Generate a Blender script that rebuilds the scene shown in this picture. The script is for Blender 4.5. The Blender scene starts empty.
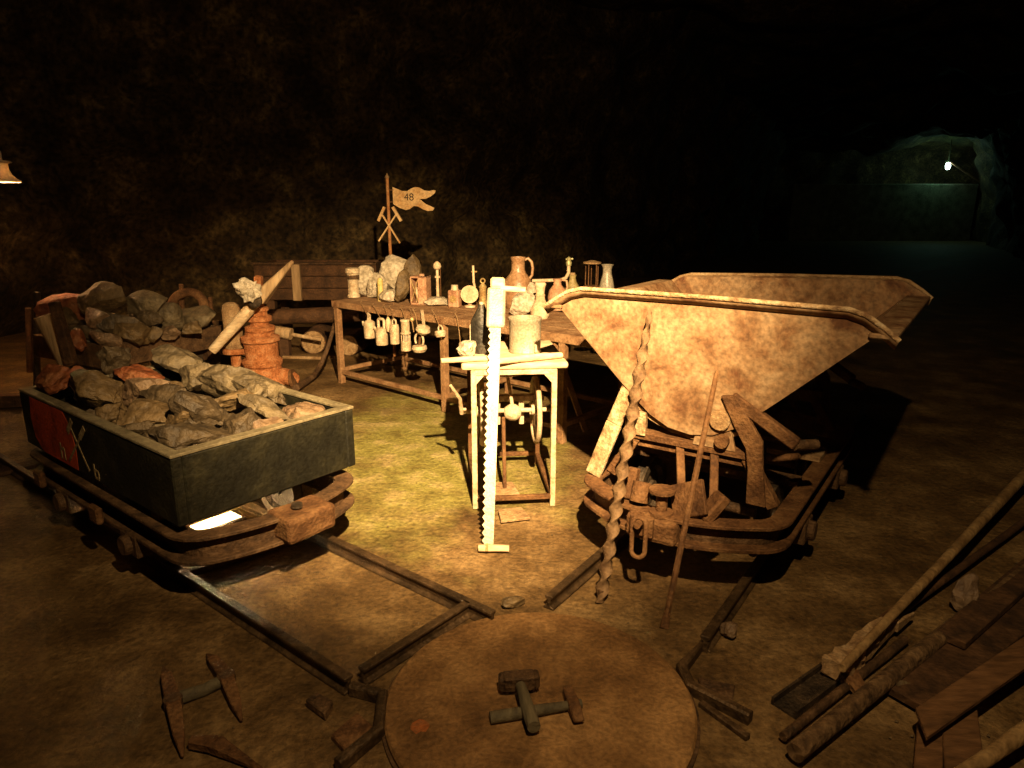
import bpy, bmesh, math, random
from mathutils import Vector, Matrix, noise, Quaternion
R = math.radians
V = Vector
random.seed(7)
scene = bpy.context.scene
COL = scene.collection

# ------------------------------------------------------------------ camera
FPX = 696.0                       # focal length in pixels of the 1024x768 frame
CAM_H = 1.6
PITCH = math.atan((384 - 206) / FPX)
cam_d = bpy.data.cameras.new('camera')
cam_d.sensor_width = 36.0
cam_d.lens = FPX / 1024 * 36
cam_d.clip_end = 200
cam = bpy.data.objects.new('camera', cam_d)
cam.location = (0, 0, CAM_H)
cam.rotation_euler = (math.pi / 2 - PITCH, 0, 0)
COL.objects.link(cam)
scene.camera = cam

# ------------------------------------------------------------------ world, lights, exposure
world = bpy.data.worlds.new('world')
scene.world = world
world.use_nodes = True
world.node_tree.nodes['Background'].inputs[0].default_value = (0.9, 0.55, 0.25, 1)
world.node_tree.nodes['Background'].inputs[1].default_value = 0.0012
vs = scene.view_settings
vs.view_transform = 'Standard'
vs.look = 'None'
vs.gamma = 1.0
vs.exposure = 0.0
vs.use_curve_mapping = False

def lamp(name, kind, loc, energy, color, target=None, size=0.05, spot=None, blend=1.0):
    d = bpy.data.lights.new(name, kind)
    d.energy = energy
    d.color = color
    d.shadow_soft_size = size
    if kind == 'SPOT':
        d.spot_size = R(spot)
        d.spot_blend = blend
    o = bpy.data.objects.new(name, d)
    o.location = loc
    if target is not None:
        o.rotation_euler = (V(target) - V(loc)).to_track_quat('-Z', 'Y').to_euler()
    COL.objects.link(o)
    return o

WARM = (1.0, 0.68, 0.33)
lamp('exhibit_spotlight', 'SPOT', (0.3, 0.4, 2.9), 4400, WARM, (-0.4, 4.75, 0.4), 0.03, 57, 1.0)
lamp('spill_fill_light', 'SPOT', (0.3, 0.4, 2.9), 300, WARM, (0.2, 6.2, 0.0), 0.03, 132, 0.9)  # wide dim fill added at the same position, stands in for spilled light


# ------------------------------------------------------------------ pixel -> place helpers
def ray(x, y):
    u = (x - 512) / FPX
    v = (384 - y) / FPX
    c, s = math.cos(PITCH), math.sin(PITCH)
    return V((u, c + v * s, -s + v * c))

def G(x, y, z=0.0):               # where the pixel's ray meets the level z
    d = ray(x, y)
    t = (z - CAM_H) / d.z
    return V((d.x * t, d.y * t, z))

def D(x, y, Y):                   # where it meets the depth Y
    d = ray(x, y)
    t = Y / d.y
    return V((d.x * t, Y, CAM_H + d.z * t))

def mpp(p):                       # metres per pixel at a place
    return (p.y * math.cos(PITCH) + (CAM_H - p.z) * math.sin(PITCH)) / FPX

# ------------------------------------------------------------------ mesh helpers
class MB:
    def __init__(s):
        s.v = []
        s.f = []

    def add(s, vs_, fs):
        b = len(s.v)
        s.v += [tuple(p) for p in vs_]
        s.f += [tuple(i + b for i in f) for f in fs]
        return s

    def box(s, c, size, rot=None, taper=1.0):
        hx, hy, hz = size[0] / 2, size[1] / 2, size[2] / 2
        m = rot if rot is not None else Matrix.Identity(3)
        vs_ = []
        for z, k in ((-hz, 1.0), (hz, taper)):
            for x, y in ((-hx, -hy), (hx, -hy), (hx, hy), (-hx, hy)):
                vs_.append(V(c) + m @ V((x * k, y * k, z)))
        return s.add(vs_, [(3, 2, 1, 0), (4, 5, 6, 7), (0, 1, 5, 4), (1, 2, 6, 5), (2, 3, 7, 6), (3, 0, 4, 7)])

    def bar(s, p0, p1, w, h, up=(0, 0, 1), w1=None, h1=None):
        p0, p1 = V(p0), V(p1)
        t = (p1 - p0).normalized()
        a = t.cross(V(up))
        if a.length < 1e-4:
            a = t.cross(V((1, 0, 0)))
        a.normalize()
        b = a.cross(t).normalized()
        w1 = w if w1 is None else w1
        h1 = h if h1 is None else h1
        vs_ = []
        for p, ww, hh in ((p0, w, h), (p1, w1, h1)):
            for i, j in ((-1, -1), (1, -1), (1, 1), (-1, 1)):
                vs_.append(p + a * (i * ww / 2) + b * (j * hh / 2))
        return s.add(vs_, [(0, 1, 2, 3), (7, 6, 5, 4), (0, 4, 5, 1), (1, 5, 6, 2), (2, 6, 7, 3), (3, 7, 4, 0)])

    def tube(s, path, r, seg=10, closed=False, caps=True):
        path = [V(p) for p in path]
        n = len(path)
        rr = r if isinstance(r, (list, tuple)) else [r] * n
        ts = []
        for i in range(n):
            if closed:
                t = path[(i + 1) % n] - path[i - 1]
            else:
                t = path[min(i + 1, n - 1)] - path[max(i - 1, 0)]
            ts.append(t.normalized())
        a = ts[0].orthogonal().normalized()
        vs_ = []
        for i in range(n):
            if i:
                q = ts[i - 1].rotation_difference(ts[i])
                a = (q @ a)
                a = (a - ts[i] * a.dot(ts[i])).normalized()
            b = ts[i].cross(a)
            for k in range(seg):
                w = 2 * math.pi * k / seg
                vs_.append(path[i] + (a * math.cos(w) + b * math.sin(w)) * rr[i])
        fs = []
        for i in range(n if closed else n - 1):
            j = (i + 1) % n
            for k in range(seg):
                l = (k + 1) % seg
                fs.append((i * seg + k, i * seg + l, j * seg + l, j * seg + k))
        if caps and not closed:
            fs.append(tuple(range(seg))[::-1])
            fs.append(tuple((n - 1) * seg + k for k in range(seg)))
        return s.add(vs_, fs)

    def lathe(s, prof, seg=20, o=(0, 0, 0), m=None, jit=0.0):
        m = m if m is not None else Matrix.Identity(3)
        vs_ = []
        for r, z in prof:
            for k in range(seg):
                w = 2 * math.pi * k / seg
                rr = max(r, 1e-4) * (1 + jit * noise.noise(V((math.cos(w) * 2, math.sin(w) * 2, z * 23))))
                vs_.append(V(o) + m @ V((rr * math.cos(w), rr * math.sin(w), z)))
        fs = []
        for i in range(len(prof) - 1):
            for k in range(seg):
                l = (k + 1) % seg
                fs.append((i * seg + k, i * seg + l, (i + 1) * seg + l, (i + 1) * seg + k))
        fs.append(tuple(range(seg))[::-1])
        fs.append(tuple((len(prof) - 1) * seg + k for k in range(seg)))
        return s.add(vs_, fs)

    def prism(s, poly, z0, z1, m=None, o=(0, 0, 0)):
        m = m if m is not None else Matrix.Identity(3)
        n = len(poly)
        vs_ = [V(o) + m @ V((x, y, z)) for z in (z0, z1) for x, y in poly]
        fs = [tuple(range(n))[::-1], tuple(range(n, 2 * n))]
        fs += [(i, (i + 1) % n, n + (i + 1) % n, n + i) for i in range(n)]
        return s.add(vs_, fs)

    def ring(s, outer, inner, z0, z1):
        n = len(outer)
        vs_ = [(x, y, z) for z in (z0, z1) for x, y in outer] + [(x, y, z) for z in (z0, z1) for x, y in inner]
        fs = []
        for i in range(n):
            j = (i + 1) % n
            fs += [(i, j, n + j, n + i), (2 * n + j, 2 * n + i, 3 * n + i, 3 * n + j),
                   (n + i, n + j, 3 * n + j, 3 * n + i), (j, i, 2 * n + i, 2 * n + j)]
        return s.add(vs_, fs)

    def sweep(s, prof, path, up=(0, 0, 1)):
        path = [V(p) for p in path]
        n, k = len(path), len(prof)
        vs_ = []
        for i in range(n):
            t0 = (path[i] - path[i - 1]).normalized() if i else (path[1] - path[0]).normalized()
            t1 = (path[i + 1] - path[i]).normalized() if i < n - 1 else t0
            t = (t0 + t1).normalized()
            a = t.cross(V(up)).normalized()
            mit = 1 / max(0.4, t.dot(t0))
            for x, z in prof:
                vs_.append(path[i] + a * x * mit + V(up) * z)
        fs = []
        for i in range(n - 1):
            for q in range(k):
                r_ = (q + 1) % k
                fs.append((i * k + q, i * k + r_, (i + 1) * k + r_, (i + 1) * k + q))
        fs.append(tuple(range(k))[::-1])
        fs.append(tuple((n - 1) * k + q for q in range(k)))
        return s.add(vs_, fs)

    def mesh(s, name, smooth=None):
        me = bpy.data.meshes.new(name)
        me.from_pydata(s.v, [], s.f)
        bm = bmesh.new()
        bm.from_mesh(me)
        bmesh.ops.recalc_face_normals(bm, faces=bm.faces)
        bm.to_mesh(me)
        bm.free()
        if smooth:
            me.shade_smooth()
            me.set_sharp_from_angle(angle=R(smooth))
        return me

    def build(s, name, mat, parent=None, smooth=None, bevel=0.0, loc=None, seg=1):
        o = bpy.data.objects.new(name, s.mesh(name, smooth))
        o.data.materials.append(mat)
        COL.objects.link(o)
        if parent is not None:
            o.parent = parent
        if loc is not None:
            o.location = loc
        if bevel:
            b = o.modifiers.new('bevel', 'BEVEL')
            b.width = bevel
            b.segments = seg
            b.limit_method = 'ANGLE'
            b.angle_limit = R(40)
        return o

def tag(o, label, cat, group=None):
    o['label'] = label
    o['category'] = cat
    if group:
        o['group'] = group
    return o

def thing(name, label, cat, loc=(0, 0, 0), rotz=0.0, group=None):
    o = bpy.data.objects.new(name, None)
    o.empty_display_size = 0.05
    o.location = loc
    o.rotation_euler = (0, 0, rotz)
    COL.objects.link(o)
    return tag(o, label, cat, group)

def struct(o):
    o['kind'] = 'structure'
    return o

def rough_up(o, amp, scale, seed=0.0, cuts=0):
    """weather a mesh: subdivide then push the vertices by noise"""
    me = o.data
    bm = bmesh.new()
    bm.from_mesh(me)
    if cuts:
        bmesh.ops.subdivide_edges(bm, edges=bm.edges[:], cuts=cuts, use_grid_fill=True)
    bm.normal_update()
    for v in bm.verts:
        q = v.co * scale + V((seed, seed * 1.7, -seed))
        v.co += noise.noise_vector(q) * amp
    bm.to_mesh(me)
    bm.free()
    return o

# ------------------------------------------------------------------ materials
_MC = {}
def mat(name, cols, scale=6.0, rough=0.8, metal=0.0, bump=0.3, bscale=60.0, detail=6.0, stretch=None, spec=0.3, dist=0.0, speck=.28):
    if name in _MC:
        return _MC[name]
    m = bpy.data.materials.new(name)
    m.use_nodes = True
    nt = m.node_tree
    N, L = nt.nodes, nt.links
    bsdf = N['Principled BSDF']
    tc = N.new('ShaderNodeTexCoord')
    src = tc.outputs['Object']
    if stretch:
        mp = N.new('ShaderNodeMapping')
        mp.inputs['Scale'].default_value = stretch
        L.new(src, mp.inputs['Vector'])
        src = mp.outputs[0]
    n1 = N.new('ShaderNodeTexNoise')
    n1.inputs['Scale'].default_value = scale
    n1.inputs['Detail'].default_value = detail
    n1.inputs['Roughness'].default_value = 0.65
    n1.inputs['Distortion'].default_value = dist
    L.new(src, n1.inputs['Vector'])
    rp = N.new('ShaderNodeValToRGB')
    el = rp.color_ramp.elements
    k = len(cols)
    lo, hi = 0.34, 0.66
    for i, c in enumerate(cols):
        pos = lo + (hi - lo) * i / max(1, k - 1)
        e = el[i] if i < 2 else el.new(pos)
        e.position = pos
        e.color = (c[0], c[1], c[2], 1)
    L.new(n1.outputs['Fac'], rp.inputs['Fac'])
    n2 = N.new('ShaderNodeTexNoise')
    n2.inputs['Scale'].default_value = bscale
    n2.inputs['Detail'].default_value = 5
    L.new(src, n2.inputs['Vector'])
    fr = N.new('ShaderNodeMapRange')          # fine speckle of dirt and wear
    fr.inputs['From Min'].default_value = .32
    fr.inputs['From Max'].default_value = .68
    fr.inputs['To Min'].default_value = 1 - speck
    fr.inputs['To Max'].default_value = 1 + speck * .75
    L.new(n2.outputs['Fac'], fr.inputs['Value'])
    vm = N.new('ShaderNodeVectorMath')
    vm.operation = 'SCALE'
    L.new(rp.outputs['Color'], vm.inputs[0])
    L.new(fr.outputs[0], vm.inputs['Scale'])
    L.new(vm.outputs[0], bsdf.inputs['Base Color'])
    if bump:
        bp = N.new('ShaderNodeBump')
        bp.inputs['Strength'].default_value = bump
        bp.inputs['Distance'].default_value = 0.02
        ad = N.new('ShaderNodeMath')
        ad.operation = 'ADD'
        L.new(n1.outputs['Fac'], ad.inputs[0])
        L.new(n2.outputs['Fac'], ad.inputs[1])
        L.new(ad.outputs[0], bp.inputs['Height'])
        L.new(bp.outputs[0], bsdf.inputs['Normal'])
    mr = N.new('ShaderNodeMapRange')
    mr.inputs['To Min'].default_value = max(0.05, rough - 0.15)
    mr.inputs['To Max'].default_value = min(1.0, rough + 0.12)
    L.new(n2.outputs['Fac'], mr.inputs['Value'])
    L.new(mr.outputs[0], bsdf.inputs['Roughness'])
    bsdf.inputs['Metallic'].default_value = metal
    bsdf.inputs['Specular IOR Level'].default_value = spec
    _MC[name] = m
    return m

def emit(name, col, strength):
    m = bpy.data.materials.new(name)
    m.use_nodes = True
    b = m.node_tree.nodes['Principled BSDF']
    b.inputs['Base Color'].default_value = (*col, 1)
    b.inputs['Emission Color'].default_value = (*col, 1)
    b.inputs['Emission Strength'].default_value = strength
    return m

RUST = mat('rusty_iron', [(0.0536, 0.022, 0.0076), (0.126, 0.0578, 0.0214), (0.189, 0.0963, 0.038)], 9, .8, .15, .5, 70)
RUSTDK = mat('dark_rusty_iron', [(.03, .017, .009), (.085, .045, .02), (.15, .085, .04)], 9, .75, .2, .5, 70)
RUSTLT = mat('pale_rusty_iron', [(0.165, 0.09, 0.0408), (0.3, 0.1872, 0.0884), (0.39, 0.2736, 0.1496)], 11, .8, .1, .4, 80)
TUBPAINT = mat('flaking_cream_paint_over_rust', [(0.096, 0.039, 0.015), (0.16, 0.0825, 0.0354), (0.216, 0.126, 0.0598), (0.256, 0.1613, 0.083), (0.296, 0.1988, 0.1088)], 6.0, .75, .05, .2, 48, 9, dist=.4, speck=.36)
PEEL = mat('peeling_white_paint_on_iron', [(0.128, 0.0646, 0.028), (0.336, 0.2204, 0.112), (0.496, 0.3952, 0.252)], 16, .8, .05, .6, 60, 9)
IRON = mat('dark_iron', [(.02, .015, .011), (.05, .035, .022), (.09, .06, .035)], 10, .6, .4, .35, 80)
RAILM = mat('worn_rail_steel', [(.03, .018, .009), (.07, .042, .02), (.14, .085, .042)], 8, .55, .45, .4, 70)
PUMPM = mat('orange_rusted_casting', [(0.255, 0.08, 0.0225), (0.408, 0.152, 0.0525), (0.51, 0.24, 0.105)], 13, .9, 0, .9, 70)
WOOD = mat('weathered_wood', [(.20, .125, .06), (.36, .235, .12), (.48, .34, .19)], 7, .85, 0, .5, 40, stretch=(1, 1, .12))
WOODP = mat('pale_bare_wood', [(.42, .29, .16), (.58, .44, .27), (.66, .53, .36)], 7, .8, 0, .35, 50, stretch=(.3, 1, 1))
WOODDK = mat('old_dark_wood', [(0.0281, 0.0135, 0.0059), (0.0675, 0.0321, 0.0132), (0.1069, 0.0518, 0.0221)], 6, .85, 0, .6, 40)
WOODRED = mat('reddish_board', [(.07, .034, .013), (.115, .055, .021), (.16, .08, .032)], 5, .8, 0, .4, 40, stretch=(.3, 1, 1))
BLACKBOX = mat('blackened_green_paint', [(0.005, 0.0046, 0.0021), (0.0092, 0.0084, 0.0039), (0.0231, 0.0202, 0.009)], 5, .6, .1, .25, 60)
BOXRIM = mat('grey_worn_edge', [(0.09, 0.072, 0.0396), (0.165, 0.1332, 0.0759), (0.225, 0.1872, 0.1089)], 9, .75, .05, .3, 60)
REDPAINT = mat('faded_red_paint', [(0.19, 0.0306, 0.0084), (0.456, 0.0578, 0.014), (0.57, 0.085, 0.0196)], 7, .7, 0, .2, 60)
CHALK = mat('faded_pale_marking', [(.11, .07, .033), (.27, .19, .09), (.36, .27, .14)], 30, .9, 0, .1, 60)
SAWST = mat('pale_saw_steel', [(0.3, 0.2451, 0.16), (0.384, 0.3249, 0.225), (0.432, 0.3762, 0.27)], 8, .5, .25, .15, 90)
STANDP = mat('cream_painted_iron', [(0.312, 0.2025, 0.105), (0.4836, 0.375, 0.238), (0.546, 0.45, 0.301)], 12, .7, .05, .3, 70)
TIN = mat('dull_tin', [(.36, .25, .14), (.54, .42, .27), (.64, .53, .37)], 12, .6, .2, .3, 70)
BRICKTIN = mat('brownish_red_tin', [(.26, .12, .06), (.42, .23, .13), (.52, .32, .19)], 10, .7, .15, .3, 60)
BRASS = mat('tarnished_brass', [(.36, .22, .08), (.52, .36, .15), (.60, .45, .22)], 12, .5, .5, .2, 70)
BLACKCAN = mat('sooty_black_tin', [(.012, .010, .008), (.03, .026, .02), (.06, .05, .035)], 9, .5, .2, .2, 70)
CLAY = mat('brown_glazed_clay', [(.20, .10, .045), (.30, .165, .08), (.38, .23, .12)], 7, .4, 0, .15, 50, spec=.6)
CLAYP = mat('pale_clay', [(.42, .27, .15), (.57, .42, .26), (.64, .51, .35)], 9, .7, 0, .2, 60)
OLIVE = mat('olive_glaze', [(.16, .12, .04), (.25, .19, .075), (.34, .27, .12)], 9, .5, 0, .2, 60)
CANDLE = mat('yellow_wax', [(.48, .34, .10), (.58, .43, .16), (.64, .50, .22)], 9, .6, 0, .15, 60)
CLOTH = mat('pale_rag', [(.40, .33, .23), (.56, .48, .36), (.64, .56, .44)], 20, .95, 0, .6, 90)
FLAGM = mat('flag_ochre_paint', [(.34, .17, .05), (.48, .30, .13), (.55, .38, .19)], 6, .75, .05, .2, 60)
TURN = mat('turntable_plate', [(0.0931, 0.0452, 0.0143), (0.1987, 0.1034, 0.0358), (0.3353, 0.1885, 0.0715)], 3.5, .75, .15, .5, 60, 9)
R_GREY = mat('grey_ore_rock', [(0.0474, 0.0339, 0.016), (0.106, 0.0773, 0.04), (0.1786, 0.1347, 0.072)], 9, .62, 0, 1.0, 26, 9, spec=.5)
R_DARK = mat('dark_brown_rock', [(0.0264, 0.017, 0.0077), (0.0552, 0.0362, 0.0158), (0.0912, 0.0617, 0.0297)], 8, .62, 0, 1.0, 26, 9, spec=.5)
R_TAN = mat('tan_rock', [(0.0595, 0.0353, 0.0133), (0.1091, 0.0683, 0.0262), (0.1488, 0.097, 0.042)], 8, .62, 0, 1.0, 26, 9, spec=.5)
R_RED = mat('orange_red_rock', [(0.117, 0.027, 0.0077), (0.221, 0.063, 0.0193), (0.26, 0.108, 0.0413)], 7, .62, 0, 1.0, 26, 9, spec=.5)
R_PINK = mat('pinkish_brown_rock', [(0.096, 0.0532, 0.0275), (0.156, 0.0952, 0.05), (0.204, 0.1344, 0.075)], 8, .62, 0, 1.0, 26, 9, spec=.5)
R_PALE = mat('pale_limestone', [(.26, .21, .14), (.42, .35, .25), (.54, .47, .36)], 9, .9, 0, .9, 34, 9)

# ground: damp brown dirt with a green moss patch, brightened to suggest the pool of light
GROUND = bpy.data.materials.new('dirt_and_lit_moss')
GROUND.use_nodes = True
def _ground(m):
    nt = m.node_tree
    N, L = nt.nodes, nt.links
    b = N['Principled BSDF']
    tc = N.new('ShaderNodeTexCoord')
    def nz(s, d=8, r=.65):
        n = N.new('ShaderNodeTexNoise')
        n.inputs['Scale'].default_value = s
        n.inputs['Detail'].default_value = d
        n.inputs['Roughness'].default_value = r
        L.new(tc.outputs['Object'], n.inputs['Vector'])
        return n
    def ramp(inp, stops):
        r = N.new('ShaderNodeValToRGB')
        e = r.color_ramp.elements
        for i, (p, c) in enumerate(stops):
            x = e[i] if i < 2 else e.new(p)
            x.position = p
            x.color = (*c, 1)
        L.new(inp, r.inputs['Fac'])
        return r
    a = nz(2.3)
    dirt = ramp(a.outputs['Fac'], [(.32, (.05, .026, .008)), (.5, (.13, .074, .026)), (.68, (.27, .17, .07))])
    g = nz(4.5)
    moss = ramp(g.outputs['Fac'], [(.33, (.15, .115, .028)), (.5, (.25, .22, .055)), (.68, (.42, .32, .14))])
    # moss patch between table and turntable; its pale tones imitate the light pool
    sub = N.new('ShaderNodeVectorMath'); sub.operation = 'SUBTRACT'
    sub.inputs[1].default_value = (-.55, 4.55, 0)
    L.new(tc.outputs['Object'], sub.inputs[0])
    mul = N.new('ShaderNodeVectorMath'); mul.operation = 'MULTIPLY'
    mul.inputs[1].default_value = (.75, .5, 0)
    L.new(sub.outputs[0], mul.inputs[0])
    ln = N.new('ShaderNodeVectorMath'); ln.operation = 'LENGTH'
    L.new(mul.outputs[0], ln.inputs[0])
    nm = nz(1.7, 6)
    ad = N.new('ShaderNodeMath'); ad.operation = 'MULTIPLY_ADD'
    L.new(nm.outputs['Fac'], ad.inputs[0]); ad.inputs[1].default_value = 1.6
    sb = N.new('ShaderNodeMath'); sb.operation = 'SUBTRACT'
    sb.inputs[0].default_value = .35
    L.new(ln.outputs['Value'], sb.inputs[1])
    L.new(sb.outputs[0], ad.inputs[2])
    mk = N.new('ShaderNodeMapRange')
    mk.inputs['From Min'].default_value = .3
    mk.inputs['From Max'].default_value = .8
    L.new(ad.outputs[0], mk.inputs['Value'])
    mx = N.new('ShaderNodeMix'); mx.data_type = 'RGBA'
    L.new(mk.outputs[0], mx.inputs['Factor'])
    L.new(dirt.outputs[0], mx.inputs['A'])
    L.new(moss.outputs[0], mx.inputs['B'])
    h = nz(38, 6)
    fr = N.new('ShaderNodeMapRange')
    fr.inputs['From Min'].default_value = .3; fr.inputs['From Max'].default_value = .7
    fr.inputs['To Min'].default_value = .5; fr.inputs['To Max'].default_value = 1.4
    L.new(h.outputs['Fac'], fr.inputs['Value'])
    vm = N.new('ShaderNodeVectorMath'); vm.operation = 'SCALE'
    L.new(mx.outputs['Result'], vm.inputs[0])
    L.new(fr.outputs[0], vm.inputs['Scale'])
    L.new(vm.outputs[0], b.inputs['Base Color'])
    h2 = nz(9, 8)
    s2 = N.new('ShaderNodeMath'); s2.operation = 'MULTIPLY_ADD'
    L.new(h2.outputs['Fac'], s2.inputs[0]); s2.inputs[1].default_value = 2.2
    L.new(h.outputs['Fac'], s2.inputs[2])
    bp = N.new('ShaderNodeBump'); bp.inputs['Strength'].default_value = .55; bp.inputs['Distance'].default_value = .03
    L.new(s2.outputs[0], bp.inputs['Height'])
    L.new(bp.outputs[0], b.inputs['Normal'])
    rg = N.new('ShaderNodeMapRange')
    rg.inputs['To Min'].default_value = .45; rg.inputs['To Max'].default_value = .95
    L.new(a.outputs['Fac'], rg.inputs['Value'])
    L.new(rg.outputs[0], b.inputs['Roughness'])
    b.inputs['Specular IOR Level'].default_value = .25
_ground(GROUND)
CAVE = mat('cave_rock', [(0.0156, 0.0086, 0.0033), (0.0339, 0.0198, 0.0078), (0.0588, 0.036, 0.0133), (0.1239, 0.0818, 0.03)], 2.2, .95, 0, 1.0, 14, 10, speck=.75)

# ================================================================== SETTING
def floor():
    xs = [-9 + .15 * i for i in range(120)] + [9 + 1.0 * i for i in range(19)]
    ys = [-3 + .15 * i for i in range(107)] + [13.05 + 1.0 * i for i in range(28)]
    vs_, fs = [], []
    for y in ys:
        for x in xs:
            h = noise.fractal(V((x * 1.1, y * 1.1, 3.1)), 1.0, 2.0, 4) * .012
            vs_.append((x, y, min(0.004, h)))
    w = len(xs)
    for j in range(len(ys) - 1):
        for i in range(w - 1):
            fs.append((j * w + i, j * w + i + 1, (j + 1) * w + i + 1, (j + 1) * w + i))
    o = MB().add(vs_, fs).build('floor', GROUND, smooth=180)
    struct(o)
floor()

def rock_wall(name, poly, zmax, ds=.22, dz=.22, amp=.55, lean=0.0, seed=0.0, flip=1):
    """a rough rock face that follows a ground line"""
    pts = [V((x, y, 0)) for x, y in poly]
    line = []
    for a, b in zip(pts[:-1], pts[1:]):
        n = max(1, int((b - a).length / ds))
        for i in range(n):
            line.append(a.lerp(b, i / n))
    line.append(pts[-1])
    nz = int(zmax / dz) + 1
    vs_, fs = [], []
    for i, p in enumerate(line):
        t = (line[min(i + 3, len(line) - 1)] - line[max(i - 3, 0)]).normalized()
        nn = V((t.y, -t.x, 0)) * flip
        for k in range(nz + 1):
            z = -.15 + zmax * k / nz
            q = V((p.x * .55 + seed, p.y * .55, z * .75))
            d = noise.fractal(q, .9, 2.1, 6) * amp + noise.ridged_multi_fractal(q * 1.4, .9, 2.0, 4, .8, 1.8) * amp * .22
            over = (z / zmax) ** 2 * lean
            vs_.append(p + nn * (d + over) + V((0, 0, z)))
    for i in range(len(line) - 1):
        for k in range(nz):
            a = i * (nz + 1) + k
            fs.append((a, a + nz + 1, a + nz + 2, a + 1))
    o = MB().add(vs_, fs).build(name, CAVE, smooth=180)
    return struct(o)

rock_wall('wall_left', [(-7.2, -3), (-7.3, 3), (-7.0, 7.2), (-6.2, 9.2), (-4.2, 10.6), (-1.5, 12.0), (1.5, 14.5), (5.0, 20), (9.0, 28), (11.5, 33.5), (12.2, 36)], 6.0, lean=1.2)
rock_wall('wall_right', [(8.2, -3), (8.6, 4), (11.0, 12), (16.0, 22), (21.0, 31), (23, 37)], 6.0, .3, .3, lean=1.2, seed=4.2, flip=-1)
rock_wall('wall_back', [(11, 35), (17, 35.6), (24, 35)], 6.0, .25, .25, amp=.5, lean=0.2, seed=9)
rock_wall('wall_front', [(8.5, -3), (-7.6, -3)], 6.0, .5, .5, amp=.3, seed=2)
def low_back_wall():
    m = MB()
    m.box((17.4, 33.9, 1.3), (8.6, .5, 2.6))
    o = m.build('wall_back_masonry', mat('tunnel_masonry', [(.07, .07, .045), (.13, .125, .085), (.19, .18, .12)], 2.5, .9, 0, .5, 20), bevel=.03)
    o.name = 'wall_tunnel'
    struct(o)
low_back_wall()
def ceiling():
    xs = [-9 + .45 * i for i in range(76)]
    ys = [-4 + .45 * i for i in range(92)]
    vs_ = [(x, y, 5.3 + noise.fractal(V((x * .4, y * .4, 7)), .9, 2.1, 5) * .7 - .035 * max(0, y - 8)) for y in ys for x in xs]
    w = len(xs)
    fs = [(j * w + i, (j + 1) * w + i, (j + 1) * w + i + 1, j * w + i + 1) for j in range(len(ys) - 1) for i in range(w - 1)]
    struct(MB().add(vs_, fs).build('ceiling', CAVE, smooth=180))
ceiling()

# ================================================================== FRAMES OF THE TWO TRACKS
class Fr:
    def __init__(s, x, y, deg):
        s.o = V((x, y, 0))
        s.deg = deg
        s.m = Matrix.Rotation(R(deg), 3, 'Z')
    def w(s, x, y, z=0.0):
        return s.o + s.m @ V((x, y, z))
    def l(s, p):
        return s.m.transposed() @ (V(p) - s.o)

RT = Fr(1.157, 3.45, -34.5)     # tipper wagon: local y runs away along its track
LT = Fr(-1.655, 3.303, 51.5)    # box wagon
DISC = V((.09, 1.965, 0))

# ------------------------------------------------------------------ rails
RP = [(-.025, 0), (.025, 0), (.025, .008), (.008, .014), (.008, .044), (.018, .048), (.018, .062), (-.018, .062), (-.018, .048), (-.008, .044), (-.008, .014), (-.025, .008)]
FLAT = [(-.017, 0), (.017, 0), (.017, .036), (.010, .042), (-.010, .042), (-.017, .036)]
def rail(label, path, prof=RP, group='narrow gauge rails', name='rail', m=None):
    o = MB().sweep(prof, [(p[0], p[1], .002) for p in path]).build(name, m or RAILM, bevel=.003)
    return tag(o, label, 'rail', group)
p = LT.w
q = RT.w
rail('long rusty rail running under the outer side of the box of rocks', [p(-.31, 2.6), p(-.31, -1.66)])
rail('rusty rail from the box wagon straight to the turntable rim', [p(.30, 2.6), p(.29, -1.79)])
rail('rail under the left wheels of the tipper wagon ending at the turntable', [q(-.31, 2.4), q(-.31, -1.33)])
rail('rail under the right wheels of the tipper wagon', [q(.31, 2.4), q(.31, -1.24)])
rail('bent guide bar at the end of the outer rail, left of the turntable', [p(-.31, -1.665), G(383, 702), G(379, 738), G(338, 772)], FLAT, 'bent guide bars around the turntable', 'guide_rail')
rail('bent guide bar at the right edge of the turntable', [q(.31, -1.25), G(712, 640), G(681, 674), G(690, 693), G(750, 724)], FLAT, 'bent guide bars around the turntable', 'guide_rail')
rail('short rail stub leading from the turntable toward the bent guide bar', [G(468, 615), G(362, 684)])
rail('thin second bar beside the right guide bar end', [G(700, 706), G(748, 741)], [(-.012, 0), (.012, 0), (.012, .02), (-.012, .02)], None, 'guide_rail')
tie = MB().bar(G(186, 573, .02), G(300, 537, .02), .05, .03).build('track_tie', RUST, bevel=.003)
tag(tie, 'flat iron tie bar across the track below the box wagon coupling', 'tie bar')
tie = MB().bar(p(-.62, 1.62, .012), p(.55, 1.62, .012), .12, .024).build('track_tie', WOODDK, bevel=.004)
tag(tie, 'dark wooden sleeper across the track at the far end of the box wagon', 'sleeper')

def plate(label, pts, h, m, name='scrap_plate'):
    c = sum((V(a) for a in pts), V((0, 0, 0))) / len(pts)
    o = MB().prism([((V(a) - c).x, (V(a) - c).y) for a in pts], 0, h).build(name, m, bevel=.004, loc=(c.x, c.y, .003))
    return tag(rough_up(o, .004, 12, len(label)), label, 'metal plate')
plate('flat rectangular rusty plate lying inside the bent left guide bar', [G(331, 740), G(357, 718), G(374, 731), G(346, 757)], .02, RUST)
plate('small flat rusty plate in the bend of the right guide bar', [G(698, 682), G(735, 690), G(732, 706), G(704, 697)], .018, RUSTDK)
plate('small rusty lug lying beside the outer left rail', [G(318, 700), G(334, 708), G(326, 722), G(306, 708)], .03, RUSTDK)

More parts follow.
